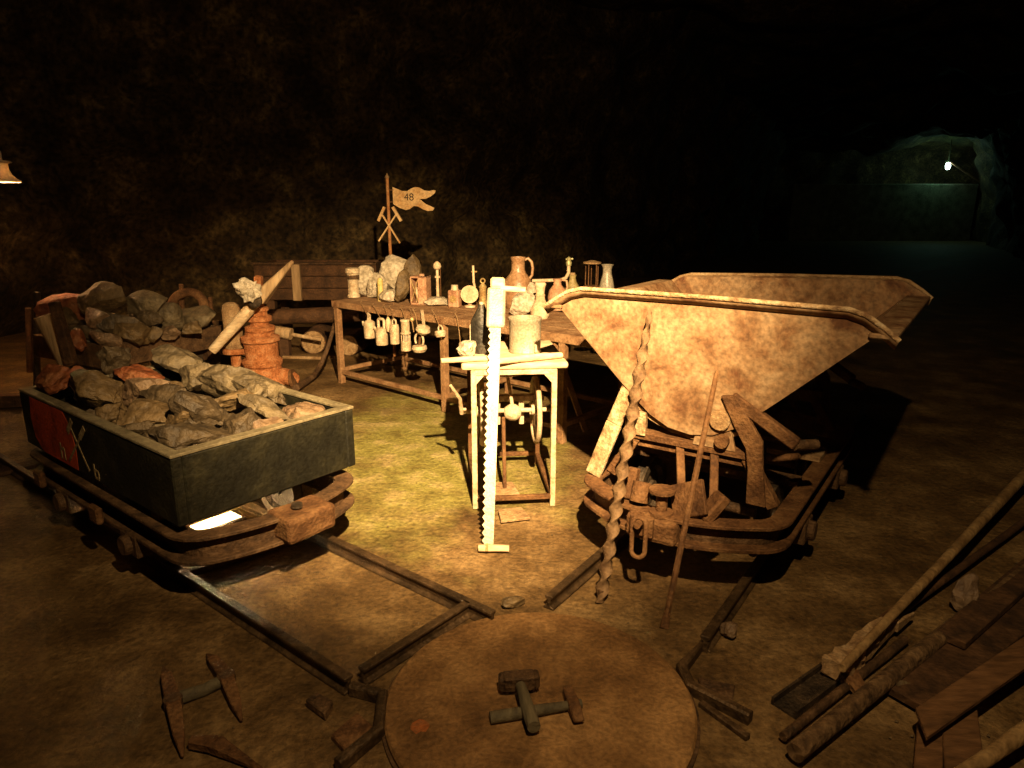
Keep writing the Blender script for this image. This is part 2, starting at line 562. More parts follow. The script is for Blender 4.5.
# ------------------------------------------------------------------ turntable
tt = thing('turntable', 'round rusty iron turntable plate set in the floor where the tracks meet', 'turntable', DISC)
prof = [(.0, .0), (.505, .0), (.505, .024), (.498, .03), (.25, .031), (.0, .031)]
MB().lathe(prof, 72).build('plate', TURN, tt, smooth=30)
MB().lathe([(.5, 0), (.515, 0), (.515, .012), (.5, .012)], 72).build('kerb_ring', RUSTDK, tt, smooth=30)
sp = G(420, 725, .0335) - DISC
MB().lathe([(.0, .0), (.03, .0), (.027, .0012), (.0, .0015)], 14, (sp.x, sp.y, .0305), jit=.3).build('rust_spot', mat('orange_rust', [(.17, .05, .012), (.27, .08, .018), (.2, .08, .028)], 40, .9, 0, .4), tt)

# ------------------------------------------------------------------ hammers on the turntable
def hammer(name, label, head_c, head_dir, head_len, head_w, grip, mh, mw, z, wood_r=.016, cat='hammer', group=None, peen=False):
    """head lies across the end of a handle that runs to grip"""
    hc, gp = V(head_c), V(grip)
    t = thing(name, label, cat, (hc.x, hc.y, z), 0, group)
    d = V((gp.x - hc.x, gp.y - hc.y, 0))
    L = d.length
    d.normalize()
    s = V(head_dir).normalized()
    b = MB()
    c = V((0, 0, head_w / 2))
    if peen:
        b.bar(c - s * head_len / 2, c - s * head_len * .1, head_w * .8, head_w * .8, w1=head_w, h1=head_w)
        b.bar(c - s * head_len * .1, c + s * head_len * .12, head_w, head_w)
        b.bar(c + s * head_len * .12, c + s * head_len / 2, head_w, head_w, w1=head_w * .9, h1=.012)
    else:
        b.bar(c - s * head_len / 2, c - s * head_len * .38, head_w * .82, head_w * .82, w1=head_w, h1=head_w)
        b.bar(c - s * head_len * .38, c + s * head_len * .38, head_w, head_w)
        b.bar(c + s * head_len * .38, c + s * head_len / 2, head_w, head_w, w1=head_w * .82, h1=head_w * .82)
    b.build('head', mh, t, bevel=.004)
    h0 = c - d * (head_w * .75)
    h1 = c + d * L
    h1.z = wood_r * 1.05
    MB().tube([h0, h0.lerp(h1, .2), h0.lerp(h1, .5), h0.lerp(h1, .8), h1], [wood_r * .8, wood_r * .85, wood_r, wood_r * 1.1, wood_r * 1.05], 10).build('handle', mw, t, smooth=40)
    return t
hd = DISC.z + .0315
HW = mat('grey_worn_handle', [(0.054, 0.0406, 0.0234), (0.102, 0.0812, 0.0442), (0.144, 0.116, 0.0676)], 9, .8, 0, .4, 50, stretch=(1, .2, 1))
hammer('sledgehammer', 'short sledgehammer with square head lying on top of the other on the turntable', G(519, 679, .08), (1, .12, 0), .135, .05, G(534, 733, .05), RUSTDK, HW, hd + .018, .02)
hammer('hammer', 'lighter hammer with narrow head lying under the sledgehammer on the turntable', G(573, 705, .05), (.18, -1, 0), .15, .038, G(490, 718, .05), RUST, HW, hd, .018, peen=True)

# ------------------------------------------------------------------ picks on the floor, front left
def pick(name, label, a, b, mid, grip, z=0.0):
    a, b, mid = V(a), V(b), V(mid)
    t = thing(name, label, 'pick', (mid.x, mid.y, z))
    o = MB()
    la, lb = a - mid, b - mid
    la.z = lb.z = .012
    c = V((0, 0, .022))
    o.bar(c, la.lerp(c, .35) + V((0, 0, .006)), .048, .042, w1=.036, h1=.032)
    o.bar(la.lerp(c, .35) + V((0, 0, .006)), la, .036, .032, w1=.006, h1=.008)
    o.bar(c, lb.lerp(c, .35) + V((0, 0, .006)), .048, .042, w1=.034, h1=.03)
    o.bar(lb.lerp(c, .35) + V((0, 0, .006)), lb, .034, .03, w1=.008, h1=.01)
    h = o.build('head', RUST, t, bevel=.004)
    MB().lathe([(.02, .0), (.03, .004), (.03, .04), (.02, .045)], 12).build('eye_collar', RUSTDK, h)
    if grip is not None:
        g = V(grip) - mid
        g.z = .02
        MB().tube([V((0, 0, .024)) - g * .06, g * .5 + V((0, 0, .002)), g], [.021, .022, .023], 10).build('handle', HW, t, smooth=40)
    return t
pick('pickaxe', 'rusty pick head with its pale handle stub, further from the camera', G(207, 657), G(242, 724), G(227, 684), G(180, 703))
pick('pickaxe', 'rusty double-pointed pick head lying upright in the picture, left of all tools', G(164, 670), G(183, 760), G(174, 708), None)
w_ = MB().bar(G(190, 742, .02), G(215, 744, .022), .03, .03, w1=.05, h1=.03).bar(G(215, 744, .022), G(262, 770, .012), .05, .034, w1=.012, h1=.012).build('iron_wedge', RUST, bevel=.004)
tag(w_, 'rusty iron wedge lying in front of the two picks', 'wedge')

# ================================================================== WAGON CHASSIS
def outline(hw, hl, bow, n=7):
    """rounded frame with bowed ends, counter-clockwise"""
    pts = []
    cr = .17
    e = hl - bow
    pts.append((hw, 0))
    for i in range(5):
        a = (i / 4) * math.pi / 2 * .72
        pts.append((hw - cr + cr * math.cos(a), e - cr * .75 + cr * math.sin(a)))
    x1, y1 = pts[-1]
    for i in range(1, n + 1):
        u = i / n
        x = x1 * (1 - 2 * u * .5)
        pts.append((x, y1 + (hl - y1) * (1 - (x / x1) ** 2)))
    half = pts[1:]
    right = half
    left = [(-x, y) for x, y in reversed(half[:-1])]
    top = right + left
    bot = [(-x, -y) for x, y in top]
    return top + bot

def inset(poly, d):
    n = len(poly)
    out = []
    for i in range(n):
        a, b, c = V((*poly[i - 1], 0)), V((*poly[i], 0)), V((*poly[(i + 1) % n], 0))
        t = ((b - a).normalized() + (c - b).normalized()).normalized()
        nrm = V((-t.y, t.x, 0))
        out.append(((b + nrm * d).x, (b + nrm * d).y))
    return out

def wheel_mesh():
    pr = [(.0, -.03), (.03, -.03), (.034, -.012), (.1, -.008), (.122, -.02), (.15, -.02), (.146, .02), (.165, .024), (.165, .036), (.12, .036), (.1, .014), (.04, .018), (.04, .035), (.0, .035)]
    return MB().lathe(pr, 24)
_wm = wheel_mesh()

def chassis(t, hw, hl, bow, zt, zb, wb, fm=None):
    fm = fm or RUST
    oc = outline(hw, hl, bow)
    MB().ring(oc, inset(oc, .085), zt - .016, zt).build('top_flange', fm, t, bevel=.003)
    MB().ring(oc, inset(oc, .07), zb, zb + .018).build('bottom_flange', fm, t, bevel=.003)
    MB().ring(inset(oc, .05), inset(oc, .066), zb + .018, zt - .016).build('web', RUSTDK, t)
    for y in (-wb, wb):
        MB().tube([(-hw + .05, y, .212), (hw - .05, y, .212)], .025, 12).build('axle', RUSTDK, t, smooth=40)
        for sx in (-1, 1):
            m = Matrix.Rotation(math.pi / 2 * -sx, 3, 'Y')
            o = MB().lathe([(.0, -.03), (.03, -.03), (.034, -.012), (.1, -.008), (.122, -.02), (.15, -.02), (.146, .02), (.165, .024), (.165, .036), (.12, .036), (.1, .014), (.04, .018), (.04, .035), (.0, .035)], 24, (sx * .305, y, .214), m).build('wheel', IRON, t, smooth=35)
            b = MB().box((sx * (hw - .03), y, .19), (.07, .15, .1)).tube([(sx * (hw - .01), y, .19), (sx * (hw + .035), y, .19)], .045, 14).build('axle_box', RUSTDK, t, bevel=.006)
        MB().bar((-hw + .05, y + .12, zt - .03), (hw - .05, y + .12, zt - .03), .06, .03).build('cross_member', RUSTDK, t)

# ------------------------------------------------------------------ box wagon
bw = thing('mine_wagon', 'low rusty mine wagon with bowed ends carrying a dark box of rocks', 'wagon', LT.o, R(LT.deg))
chassis(bw, .44, .95, .10, .345, .225, .36, RUSTDK)
buf = MB().box((.04, -.925, .295), (.24, .17, .12)).build('buffer_block', RUST, bw, bevel=.02, seg=2)
rough_up(buf, .008, 9, 2, 3)
MB().tube([(.02, -.93, .36), (.02, -.93, .375)], .024, 12).build('coupling_pin', IRON, buf)
buf = MB().box((.0, .945, .29), (.25, .18, .14)).build('buffer_block', RUST, bw, bevel=.02, seg=2)
for y in (-.55, .0, .55):
    MB().bar((-.40, y, .365), (.42, y, .365), .08, .036).build('bolster', WOODDK, bw, bevel=.004)
for x, y in ((-.47, -.12), (-.47, .55)):
    MB().box((x, y, .27), (.03, .09, .08)).build('spring_bracket', RUST, bw, bevel=.008)

# the box that sits on it
BX0, BX1, BY0, BY1, BZ0, BZ1, TH = -.415, .455, -.79, .83, .385, .68, .045
bx = thing('ore_box', 'dark rectangular open box with pale worn rim heaped with rocks', 'box', LT.o, R(LT.deg))
def panel(name, c, s, m=BLACKBOX):
    o = MB().box(c, s).build(name, m, bx, bevel=.006)
    return o
zc, zh = (BZ0 + BZ1 - .012) / 2, BZ1 - BZ0 - .012
sideL = panel('side_panel', (BX0 + TH / 2, (BY0 + BY1) / 2, zc), (TH, BY1 - BY0, zh))
panel('side_panel', (BX1 - TH / 2, (BY0 + BY1) / 2, zc), (TH, BY1 - BY0, zh))
panel('end_panel', ((BX0 + BX1) / 2, BY0 + TH / 2, zc), (BX1 - BX0 - 2 * TH, TH, zh))
panel('end_panel', ((BX0 + BX1) / 2, BY1 - TH / 2, zc), (BX1 - BX0 - 2 * TH, TH, zh))
panel('bottom_panel', ((BX0 + BX1) / 2, (BY0 + BY1) / 2, BZ0 + .012), (BX1 - BX0 - 2 * TH, BY1 - BY0 - 2 * TH, .024))
for nm, c, s in (('rim_strip', (BX0 + TH / 2, (BY0 + BY1) / 2, BZ1 - .004), (TH + .006, BY1 - BY0 + .006, .014)),
                 ('rim_strip', (BX1 - TH / 2, (BY0 + BY1) / 2, BZ1 - .004), (TH + .006, BY1 - BY0 + .006, .014)),
                 ('rim_strip', ((BX0 + BX1) / 2, BY0 + TH / 2, BZ1 - .004), (BX1 - BX0 - 2 * TH, TH + .006, .014)),
                 ('rim_strip', ((BX0 + BX1) / 2, BY1 - TH / 2, BZ1 - .004), (BX1 - BX0 - 2 * TH, TH + .006, .014))):
    MB().box(c, s).build(nm, BOXRIM, bx, bevel=.003)
# red painted field and the pale crossed-hammers mark on the long outer side
xf = BX0 - .0012
fld = [(.17, .39), (.60, .39), (.69, .45), (.71, .55), (.68, .664), (.26, .664), (.19, .60), (.16, .5)]
b = MB()
b.add([(xf, y, z) for y, z in fld] + [(xf + .0012, y, z) for y, z in fld], [tuple(range(8)), tuple(range(15, 7, -1))] + [(i, (i + 1) % 8, 8 + (i + 1) % 8, 8 + i) for i in range(8)])
o = b.build('red_painted_field', REDPAINT, bx)
o['label'] = 'faded red paint on the box side'
def mark(segs, w, x, parent, name, m=CHALK):
    b = MB()
    for (y0, z0), (y1, z1) in segs:
        b.bar((x, y0, z0), (x, y1, z1), .0016, w, up=(0, -(z1 - z0), y1 - y0))
    return b.build(name, m, parent)
mo = mark([((.26, .42), (.05, .60)), ((.03, .42), (.19, .61))], .014, xf - .001, bx, 'crossed_hammers_mark')
mark([((.225, .57), (.155, .64))], .030, xf - .0015, bx, 'hammer_head_mark')
mark([((.085, .57), (.015, .63))], .030, xf - .0015, bx, 'hammer_head_mark')
mark([((.35, .41), (.35, .49)), ((.35, .46), (.31, .47)), ((.31, .47), (.31, .41))], .012, xf - .001, bx, 'letter_mark')
mark([((-.03, .41), (-.03, .47)), ((-.03, .445), (-.07, .44)), ((-.07, .44), (-.07, .41)), ((-.07, .405), (-.03, .405))], .012, xf - .001, bx, 'letter_mark')

# ------------------------------------------------------------------ rocks
def rock_mesh(name, size, seed, sub=3, cuts=9, jag=.12):
    rnd = random.Random(seed)
    bm = bmesh.new()
    bmesh.ops.create_icosphere(bm, subdivisions=sub, radius=1.0)
    planes = []
    for _ in range(cuts):
        n = V((rnd.gauss(0, 1), rnd.gauss(0, 1), rnd.gauss(0, 1))).normalized()
        planes.append((n, rnd.uniform(.5, .82)))
    off = V((seed * 3.7, seed * 1.3, -seed * 2.1))
    for v in bm.verts:
        c = v.co.copy()
        for n, d in planes:
            e = c.dot(n) - d
            if e > 0:
                c -= n * e
        c += c.normalized() * noise.fractal(c * 2.2 + off, .8, 2.2, 4) * jag
        v.co = V((c.x * size[0] / 1.55, c.y * size[1] / 1.55, c.z * size[2] / 1.55))
    me = bpy.data.meshes.new(name)
    bm.to_mesh(me)
    bm.free()
    me.shade_smooth()
    me.set_sharp_from_angle(angle=R(26))
    return me

def rock(name, label, c, size, rot, seed, m, cat='rock', group=None, sub=3, cuts=9, jag=.12):
    o = bpy.data.objects.new(name, rock_mesh(name, size, seed, sub, cuts, jag))
    o.data.materials.append(m)
    o.location = c
    o.rotation_euler = rot
    COL.objects.link(o)
    return tag(o, label, cat, group)

def settle(o, z):
    """rest a turned mesh on the level z"""
    m_ = o.rotation_euler.to_matrix()
    o.location.z = z - min((m_ @ v.co).z for v in o.data.vertices)
    return o

GRP = 'rocks heaped in the dark box'
# pixel centre, width, height in pixels, level of the centre, tilt, material, label
BOXROCKS = [
    (55, 380, 42, 36, .78, 0, R_RED, 'bright orange-red rock at the far left corner of the dark box'),
    (82, 380, 38, 28, .765, 10, R_RED, 'reddish rock just right of the orange-red corner rock in the box'),
    (116, 360, 32, 36, .81, 60, R_DARK, 'dark upright rounded rock standing up at the back of the heap'),
    (137, 376, 56, 22, .76, -5, R_RED, 'long rusty red slab below the dark upright rock in the heap'),
    (99, 393, 74, 38, .745, -12, R_TAN, 'big tan block near the outer long side of the dark box'),
    (143, 391, 60, 30, .75, 8, R_PINK, 'brown-red slab in the middle left of the heap'),
    (177, 359, 56, 22, .78, -18, R_GREY, 'long grey slab pointing up left at the back edge of the heap'),
    (197, 377, 38, 34, .78, 20, R_GREY, 'grey tan block between the long slab and the big grey rocks'),
    (230, 381, 50, 40, .77, 0, R_GREY, 'big grey rock at the back right of the heap'),
    (266, 388, 56, 34, .74, -15, R_GREY, 'light grey rock at the far right corner of the box'),
    (226, 402, 46, 22, .75, 10, R_TAN, 'flat brownish stone in front of the big grey rock'),
    (203, 412, 52, 48, .77, -35, R_DARK, 'big dark angular rock in the middle of the heap'),
    (164, 397, 56, 32, .76, 5, R_DARK, 'dark rock with reddish edges left of the heap centre'),
    (150, 416, 70, 26, .73, -14, R_TAN, 'flat tan slab lying before the heap centre'),
    (108, 416, 24, 30, .70, 70, R_TAN, 'small upright tan stone against the outer long side of the box'),
    (184, 437, 76, 40, .72, -8, R_DARK, 'biggest dark rock at the near corner of the box'),
    (238, 425, 42, 32, .72, 25, R_DARK, 'dark brown wedge next to the biggest rock at the near end'),
    (265, 408, 52, 16, .75, -22, R_GREY, 'thin grey slab leaning in the right of the heap'),
    (264, 428, 38, 22, .70, 5, R_PINK, 'low pinkish stone by the near end panel of the box'),
    (302, 413, 38, 32, .70, -5, R_PINK, 'pinkish brown block at the right corner of the near end'),
    (132, 431, 40, 24, .69, 15, R_DARK, 'small dark stone between the tan slab and the outer side'),
    (255, 393, 34, 22, .74, 40, R_GREY, 'small grey stone wedged under the light grey corner rock'),
    (290, 398, 34, 20, .69, 0, R_DARK, 'small dark stone behind the pinkish block in the right corner'),
    (180, 420, 40, 24, .75, 30, R_TAN, 'tan angular stone tucked behind the biggest dark rock'),
]
for i, (px, py, wp, hp, z, tl, m, lb) in enumerate(BOXROCKS):
    c = G(px, py, z)
    s = mpp(c)
    c.z -= .055
    c = G(px, py, c.z)
    w = wp * s * 1.02
    h = hp * s * .95
    rot = Matrix.Rotation(R(LT.deg * 0 + random.uniform(-25, 25)), 3, 'Z') @ Matrix.Rotation(R(-tl), 3, 'Y') @ Matrix.Rotation(R(random.uniform(-15, 15)), 3, 'X')
    rock('rock', lb, c, (w, max(h * .9, w * .55), h * .9), rot.to_euler(), 11 + i, m, 'rock', GRP, 4, 13, .14)
k = 0
for iy in range(6):
    for ix in range(3):
        lx = BX0 + .19 + ix * .245 + random.uniform(-.015, .015)
        ly = BY0 + .19 + iy * .248 + random.uniform(-.03, .03)
        c = LT.w(lx, ly, .52 + random.uniform(-.02, .02))
        rock('rock', 'rock of the lower layer that shows in gaps of the heap in the dark box', c, (.22, .215, .22), (random.uniform(-.4, .4), random.uniform(-.4, .4), random.uniform(0, 6)), 60 + k, (R_DARK, R_TAN, R_DARK, R_GREY)[k % 4], 'rock', 'lower layer of rocks in the dark box')
        k += 1

# a work lamp glows on the ground below the wagon
LAMPC = G(216, 521, .06)
LAMPC.z = 0
wl = thing('work_lamp', 'glowing flat work lamp on the ground below the box wagon', 'lamp', LAMPC, R(LT.deg))
MB().box((0, 0, .03), (.26, .14, .05)).build('housing', IRON, wl, bevel=.008)
MB().box((0, 0, .0575), (.22, .10, .005)).build('diffuser', emit('work_lamp_glow', (1.0, .80, .50), 1.5), wl)
lamp('work_lamp_light', 'POINT', LAMPC + V((0, 0, .12)), 15, WARM, None, .03)

# ================================================================== TIPPER WAGON
tw = thing('tipper_wagon', 'big rusty V-shaped tipper wagon with flaking cream paint on the right track', 'wagon', RT.o, R(RT.deg))
chassis(tw, .47, .99, .15, .365, .25, .38)
# tub shell
def vprofile(inw=0.0):
    """half outline of the V body from lip to bottom (x, z)"""
    pts = [(.70 - inw, 1.135), (.665 - inw, 1.135), (.36 - inw * .9, .84), (.27 - inw * .8, .755), (.19 - inw * .6, .69), (.10 - inw * .3, .645), (0, .63 + inw * .6)]
    return pts
half = [(.665, 1.14), (.36, .84), (.27, .757), (.19, .69), (.10, .645), (0, .63)]
ring_ = half + [(-x, z) for x, z in reversed(half[:-1])]
def shell(y0, y1, th=.012):
    b = MB()
    n = len(ring_)
    vs_ = []
    for y in (y0, y1):
        for x, z in ring_:
            vs_.append((x, y, z))
        for x, z in ring_:
            vs_.append((x * .97, y, z + th))
    fs = []
    for i in range(n - 1):
        fs += [(i, i + 1, 2 * n + i + 1, 2 * n + i), (n + i + 1, n + i, 3 * n + i, 3 * n + i + 1), (i + 1, i, n + i, n + i + 1), (2 * n + i, 2 * n + i + 1, 3 * n + i + 1, 3 * n + i)]
    fs += [(0, 2 * n, 3 * n, n), (n - 1, 2 * n - 1, 4 * n - 1, 3 * n - 1)]
    return b.add(vs_, fs)
shell(-.655, .655).build('trough', TUBPAINT, tw, smooth=50)
for sy in (-1, 1):
    pl = [(.74, 1.145), (.61, 1.225), (-.57, 1.225), (-.735, 1.145), (-.665, 1.13)] + [(-x, z) for x, z in half[1:]] + [(x, z) for x, z in reversed(half[1:-1])] + [(.67, 1.13)]
    sag = (lambda x, z: z - (.045 * (.6 - x) / 1.2 if z > 1.0 else 0)) if sy > 0 else (lambda x, z: z)   # the old tub is bent at its far left
    pl = [(x, sag(x, z)) for x, z in pl]
    m = Matrix(((1, 0, 0), (0, 0, -1), (0, 1, 0)))
    b = MB().prism(pl, -.007, .007, m, (0, sy * .662, 0))
    e = b.build('end_plate', TUBPAINT, tw)
    # rolled lip along the top of the end plate
    path = [(.755, sy * .69, 1.13), (.70, sy * .695, 1.175), (.64, sy * .70, 1.215), (.58, sy * .70, 1.232), (0, sy * .70, 1.238), (-.54, sy * .70, 1.235), (-.61, sy * .70, 1.218), (-.68, sy * .695, 1.178), (-.745, sy * .69, 1.135)]
    path = [(x, y, sag(x, z)) for x, y, z in path]
    MB().tube(path, .010, 10).build('rim_bead', PEEL if sy < 0 else RUSTLT, e, smooth=60)
    ip = [(x * .985, sy * .672, z - .032) for x, _, z in path]
    b = MB()
    n = len(path)
    b.add([V(a) for a in path] + [V(a) for a in ip], [(i, i + 1, n + i + 1, n + i) for i in range(n - 1)])
    o = b.build('rim_flange', TUBPAINT, e, smooth=60)
    sm = o.modifiers.new('thick', 'SOLIDIFY'); sm.thickness = .008
for sx in (-1, 1):
    o = MB().sweep([(-.048, -.010), (.048, -.010), (.048, .010), (-.048, .010)], [(sx * .70, -.69, 1.14), (sx * .70, .69, 1.14)]).build('side_lip', TUBPAINT, tw, bevel=.005)
# curved rocker bands under the tub and the cradles
for sy in (-1, 1):
    yy = sy * .60
    pts = [(-.30, yy, .735), (-.2, yy, .665), (-.1, yy, .625), (0, yy, .612), (.1, yy, .625), (.2, yy, .665), (.30, yy, .735)]
    MB().sweep([(-.04, -.01), (.04, -.01), (.04, .01), (-.04, .01)], pts).build('rocker_band', RUSTLT, tw, smooth=60)
    cr = thing
    ya = sy * .62
    MB().bar((-.32, ya, .575), (.30, ya, .575), .07, .035).bar((-.32, ya - sy * .0, .545), (.30, ya, .545), .014, .06).build('cradle_beam', RUST, tw, bevel=.003)
    MB().bar((-.27, ya, .56), (-.38, ya - sy * -.02, .365), .05, .05).build('cradle_leg', RUST, tw, bevel=.003)
    MB().bar((.245, ya, .56), (.37, ya, .365), .05, .05).build('cradle_leg', RUST, tw, bevel=.003)
    MB().bar((-.06, ya, .56), (.02, ya + sy * .16, .40), .035, .03).build('cradle_brace', RUST, tw, bevel=.003)
    MB().bar((.10, ya, .56), (.16, ya + sy * .16, .40), .035, .03).build('cradle_brace', RUST, tw, bevel=.003)
    # strap from the left flank of the tub down to the frame
    MB().bar((-.30, ya - sy * -.03, .80), (-.36, ya + sy * .06, .62), .02, .075, up=(1, 0, .3)).bar((-.36, ya + sy * .06, .62), (-.43, ya + sy * .12, .37), .02, .08, up=(1, 0, .3)).build('tub_strap', PEEL, tw, bevel=.004)
    MB().box((-.26, ya + sy * .035, .635), (.1, .03, .11)).build('catch_plate', PEEL, tw, bevel=.004)
    # curved stop plate on the right
    sp_ = [(.13, .83), (.19, .84), (.26, .74), (.315, .66), (.325, .55), (.35, .38), (.27, .38), (.265, .53), (.25, .62), (.20, .70)]
    m = Matrix(((1, 0, 0), (0, 0, -1), (0, 1, 0)))
    MB().prism(sp_, -.012, .012, m, (0, ya + sy * .06, 0)).build('stop_plate', RUST, tw, bevel=.003)
    MB().tube([(.13, ya - sy * .02, .72), (.13, ya + sy * .07, .72)], .045, 14).build('pivot_boss', RUSTLT, tw, smooth=40, bevel=.004)
    MB().tube([(.145, ya - sy * .02, .63), (.145, ya + sy * .07, .63)], .03, 12).build('pivot_bolt', RUST, tw, smooth=40)
    MB().prism([(-.02, .585), (.17, .585), (.12, .76), (.06, .80), (.02, .76)], -.01, .01, m, (.03, ya + sy * .03, 0)).build('bracket_plate', TUBPAINT, tw, bevel=.003)
    # tipping lever
    lv = MB().bar((.17, ya + sy * .05, .83), (.44, ya + sy * .03, .665), .045, .05).build('tipping_lever', RUST, tw, bevel=.006)
    MB().tube([(.43, ya + sy * .03, .66), (.50, ya - sy * .05, .655)], .022, 10).build('lever_knob', RUSTDK, lv, smooth=40)
# coupling gear at the near end
cp = MB().box((-.02, -.96, .305), (.22, .11, .11)).build('buffer_block', RUST, tw, bevel=.02, seg=2)
rough_up(cp, .008, 9, 5, 3)
MB().bar((-.18, -.90, .37), (-.18, -.86, .50), .07, .045).build('coupling_post', RUST, tw, bevel=.004)
MB().tube([(-.11, -.93, .38), (-.11, -.9, .46)], .04, 12).build('coupling_eye', RUST, tw, smooth=40)
MB().lathe([(.0, .36), (.05, .36), (.05, .375), (.024, .38), (.024, .455), (.055, .46), (.055, .472), (.0, .475)], 16, (.0, -.95, 0)).build('coupling_pin', RUST, tw, smooth=35)
MB().bar((.12, -.93, .37), (.07, -.87, .49), .16, .02, up=(0, 1, .3)).build('drawbar_plate', RUST, tw, bevel=.003)
MB().bar((.16, -.9, .36), (.22, -.84, .46), .08, .05).build('coupling_hook', RUST, tw, bevel=.01)
link = []
for i in range(20):
    a = 2 * math.pi * i / 20
    link.append((-.045 + .030 * math.cos(a), -1.065 + .008 * math.sin(a), .288 + (.055 if math.sin(a) > 0 else -.055) + .03 * math.sin(a)))
MB().tube(link, .010, 8, closed=True).build('coupling_link', RUST, tw, smooth=60)
MB().tube([(-.045, -1.09, .352), (-.045, -.98, .352)], .016, 10).build('link_bolt', RUST, tw, smooth=40)
MB().box((-.05, -1.025, .325), (.1, .03, .09)).build('draw_plate', RUST, tw, bevel=.006)
MB().bar((-.40, -.30, .375), (.40, -.30, .375), .1, .025).build('deck_bar', RUSTDK, tw)
MB().bar((.16, .12, .38), (.42, .12, .38), .16, .03).build('deck_plate', RUSTLT, tw, bevel=.004)
MB().bar((-.40, .30, .375), (.40, .30, .375), .1, .025).build('deck_bar', RUSTDK, tw)
MB().tube([(.2, -.05, .375), (.24, -.12, .40), (.30, -.12, .42), (.33, -.05, .41), (.31, .0, .385)], .018, 8).build('deck_hook', RUST, tw, smooth=60)

# ------------------------------------------------------------------ bars leaning on the tipper wagon
def twisted_bar():
    p0 = G(600, 602, .0)
    p1 = RT.w(-.185, -.735, 1.165)
    d = p1 - p0
    L = d.length
    t = d.normalized()
    a = t.orthogonal().normalized()
    b_ = t.cross(a)
    root = thing('twisted_drill_rod', 'long spiral-twisted rusty drill rod leaning against the tipper tub', 'drill rod', p0)
    n, k = 150, 10
    vs_, fs = [], []
    for i in range(n + 1):
        u = i / n
        tw_ = u * 2 * math.pi * 7.5
        sc = .022 if u < .8 else .022 * (1 - (u - .8) / .2 * .6)
        for j in range(k):
            w = 2 * math.pi * j / k
            x, y = 1.36 * sc * math.cos(w), .70 * sc * math.sin(w)
            xr = x * math.cos(tw_) - y * math.sin(tw_)
            yr = x * math.sin(tw_) + y * math.cos(tw_)
            vs_.append(t * (L * u) + a * xr + b_ * yr)
    for i in range(n):
        for j in range(k):
            l = (j + 1) % k
            fs.append((i * k + j, i * k + l, (i + 1) * k + l, (i + 1) * k + j))
    fs += [tuple(range(k))[::-1], tuple(n * k + j for j in range(k))]
    MB().add(vs_, fs).build('spiral_shaft', mat('rod_rust', [(.07, .036, .016), (.15, .088, .042), (.21, .13, .066)], 10, .75, .2, .4, 60), root, smooth=60)
    MB().tube([t * .0, t * .05], [.009, .02], 8).build('drill_tip', RUSTDK, root)
twisted_bar()
p0, p1 = G(664, 629, .0), RT.w(.105, -.685, .935)
cb = thing('chisel_bar', 'thin straight rusty chisel bar leaning against the middle of the tipper tub', 'iron bar', p0)
d = p1 - p0
MB().tube([d * .04, d * .5, d * .985, d], [.012, .013, .011, .004], 8).build('shaft', RUST, cb, smooth=40)
MB().bar(V((0, 0, .002)), d * .06, .036, .012, w1=.022, h1=.02, up=(0, -1, .3)).build('blade', RUST, cb, bevel=.002)

# ================================================================== TABLE
TA = -41.3
TF = Fr(-1.62, 6.30, TA)
TZ = .77
TL, TWD = 2.86, .80
tb = thing('work_table', 'long rusty angle-iron table loaded with miners lamps, jugs and stones', 'table', TF.o, R(TA))
TABW = mat('table_edge_brown', [(0.15, 0.07, 0.0292), (0.255, 0.14, 0.065), (0.33, 0.196, 0.0975)], 9, .8, .05, .3, 60)
for i in range(4):
    MB().box((TL / 2, .1 + i * .2, TZ - .012), (TL, .196, .024)).build('plank', TABW, tb, bevel=.004)
MB().box((TL / 2, .0, TZ - .03), (TL + .04, .02, .055)).build('apron', TABW, tb, bevel=.003)
MB().box((TL / 2, TWD, TZ - .03), (TL + .04, .02, .055)).build('apron', TABW, tb, bevel=.003)
for x in (0, TL):
    MB().box((x, TWD / 2, TZ - .045), (.02, TWD, .07)).build('end_apron', TABW, tb, bevel=.003)
LX = (.03, 1.43, 2.60)
for x in LX:
    for y in (.02, TWD - .02):
        MB().box((x, y, (TZ - .03) / 2), (.05, .05, TZ - .03)).build('leg', TABW, tb, bevel=.003)
for y in (.02, TWD - .02):
    MB().bar((LX[0], y, .11), (LX[1], y, .11), .035, .035).build('stretcher', TABW, tb, bevel=.003)
    MB().bar((LX[1], y, .11), (LX[2], y, .11), .035, .035).build('stretcher', TABW, tb, bevel=.003)
for x in LX:
    MB().bar((x, .02, .13), (x, TWD - .02, .13), .035, .035).build('stretcher', TABW, tb, bevel=.003)
MB().bar((2.60, .3, .02), (2.52, .02, .70), .02, .04).build('diagonal_brace', TABW, tb)

def tp(px, py):
    return G(px, py, TZ + .001)
def titem(name, label, cat, px, py, group=None, rot=0.0):
    c = tp(px, py)
    return thing(name, label, cat, c, rot, group), mpp(c)

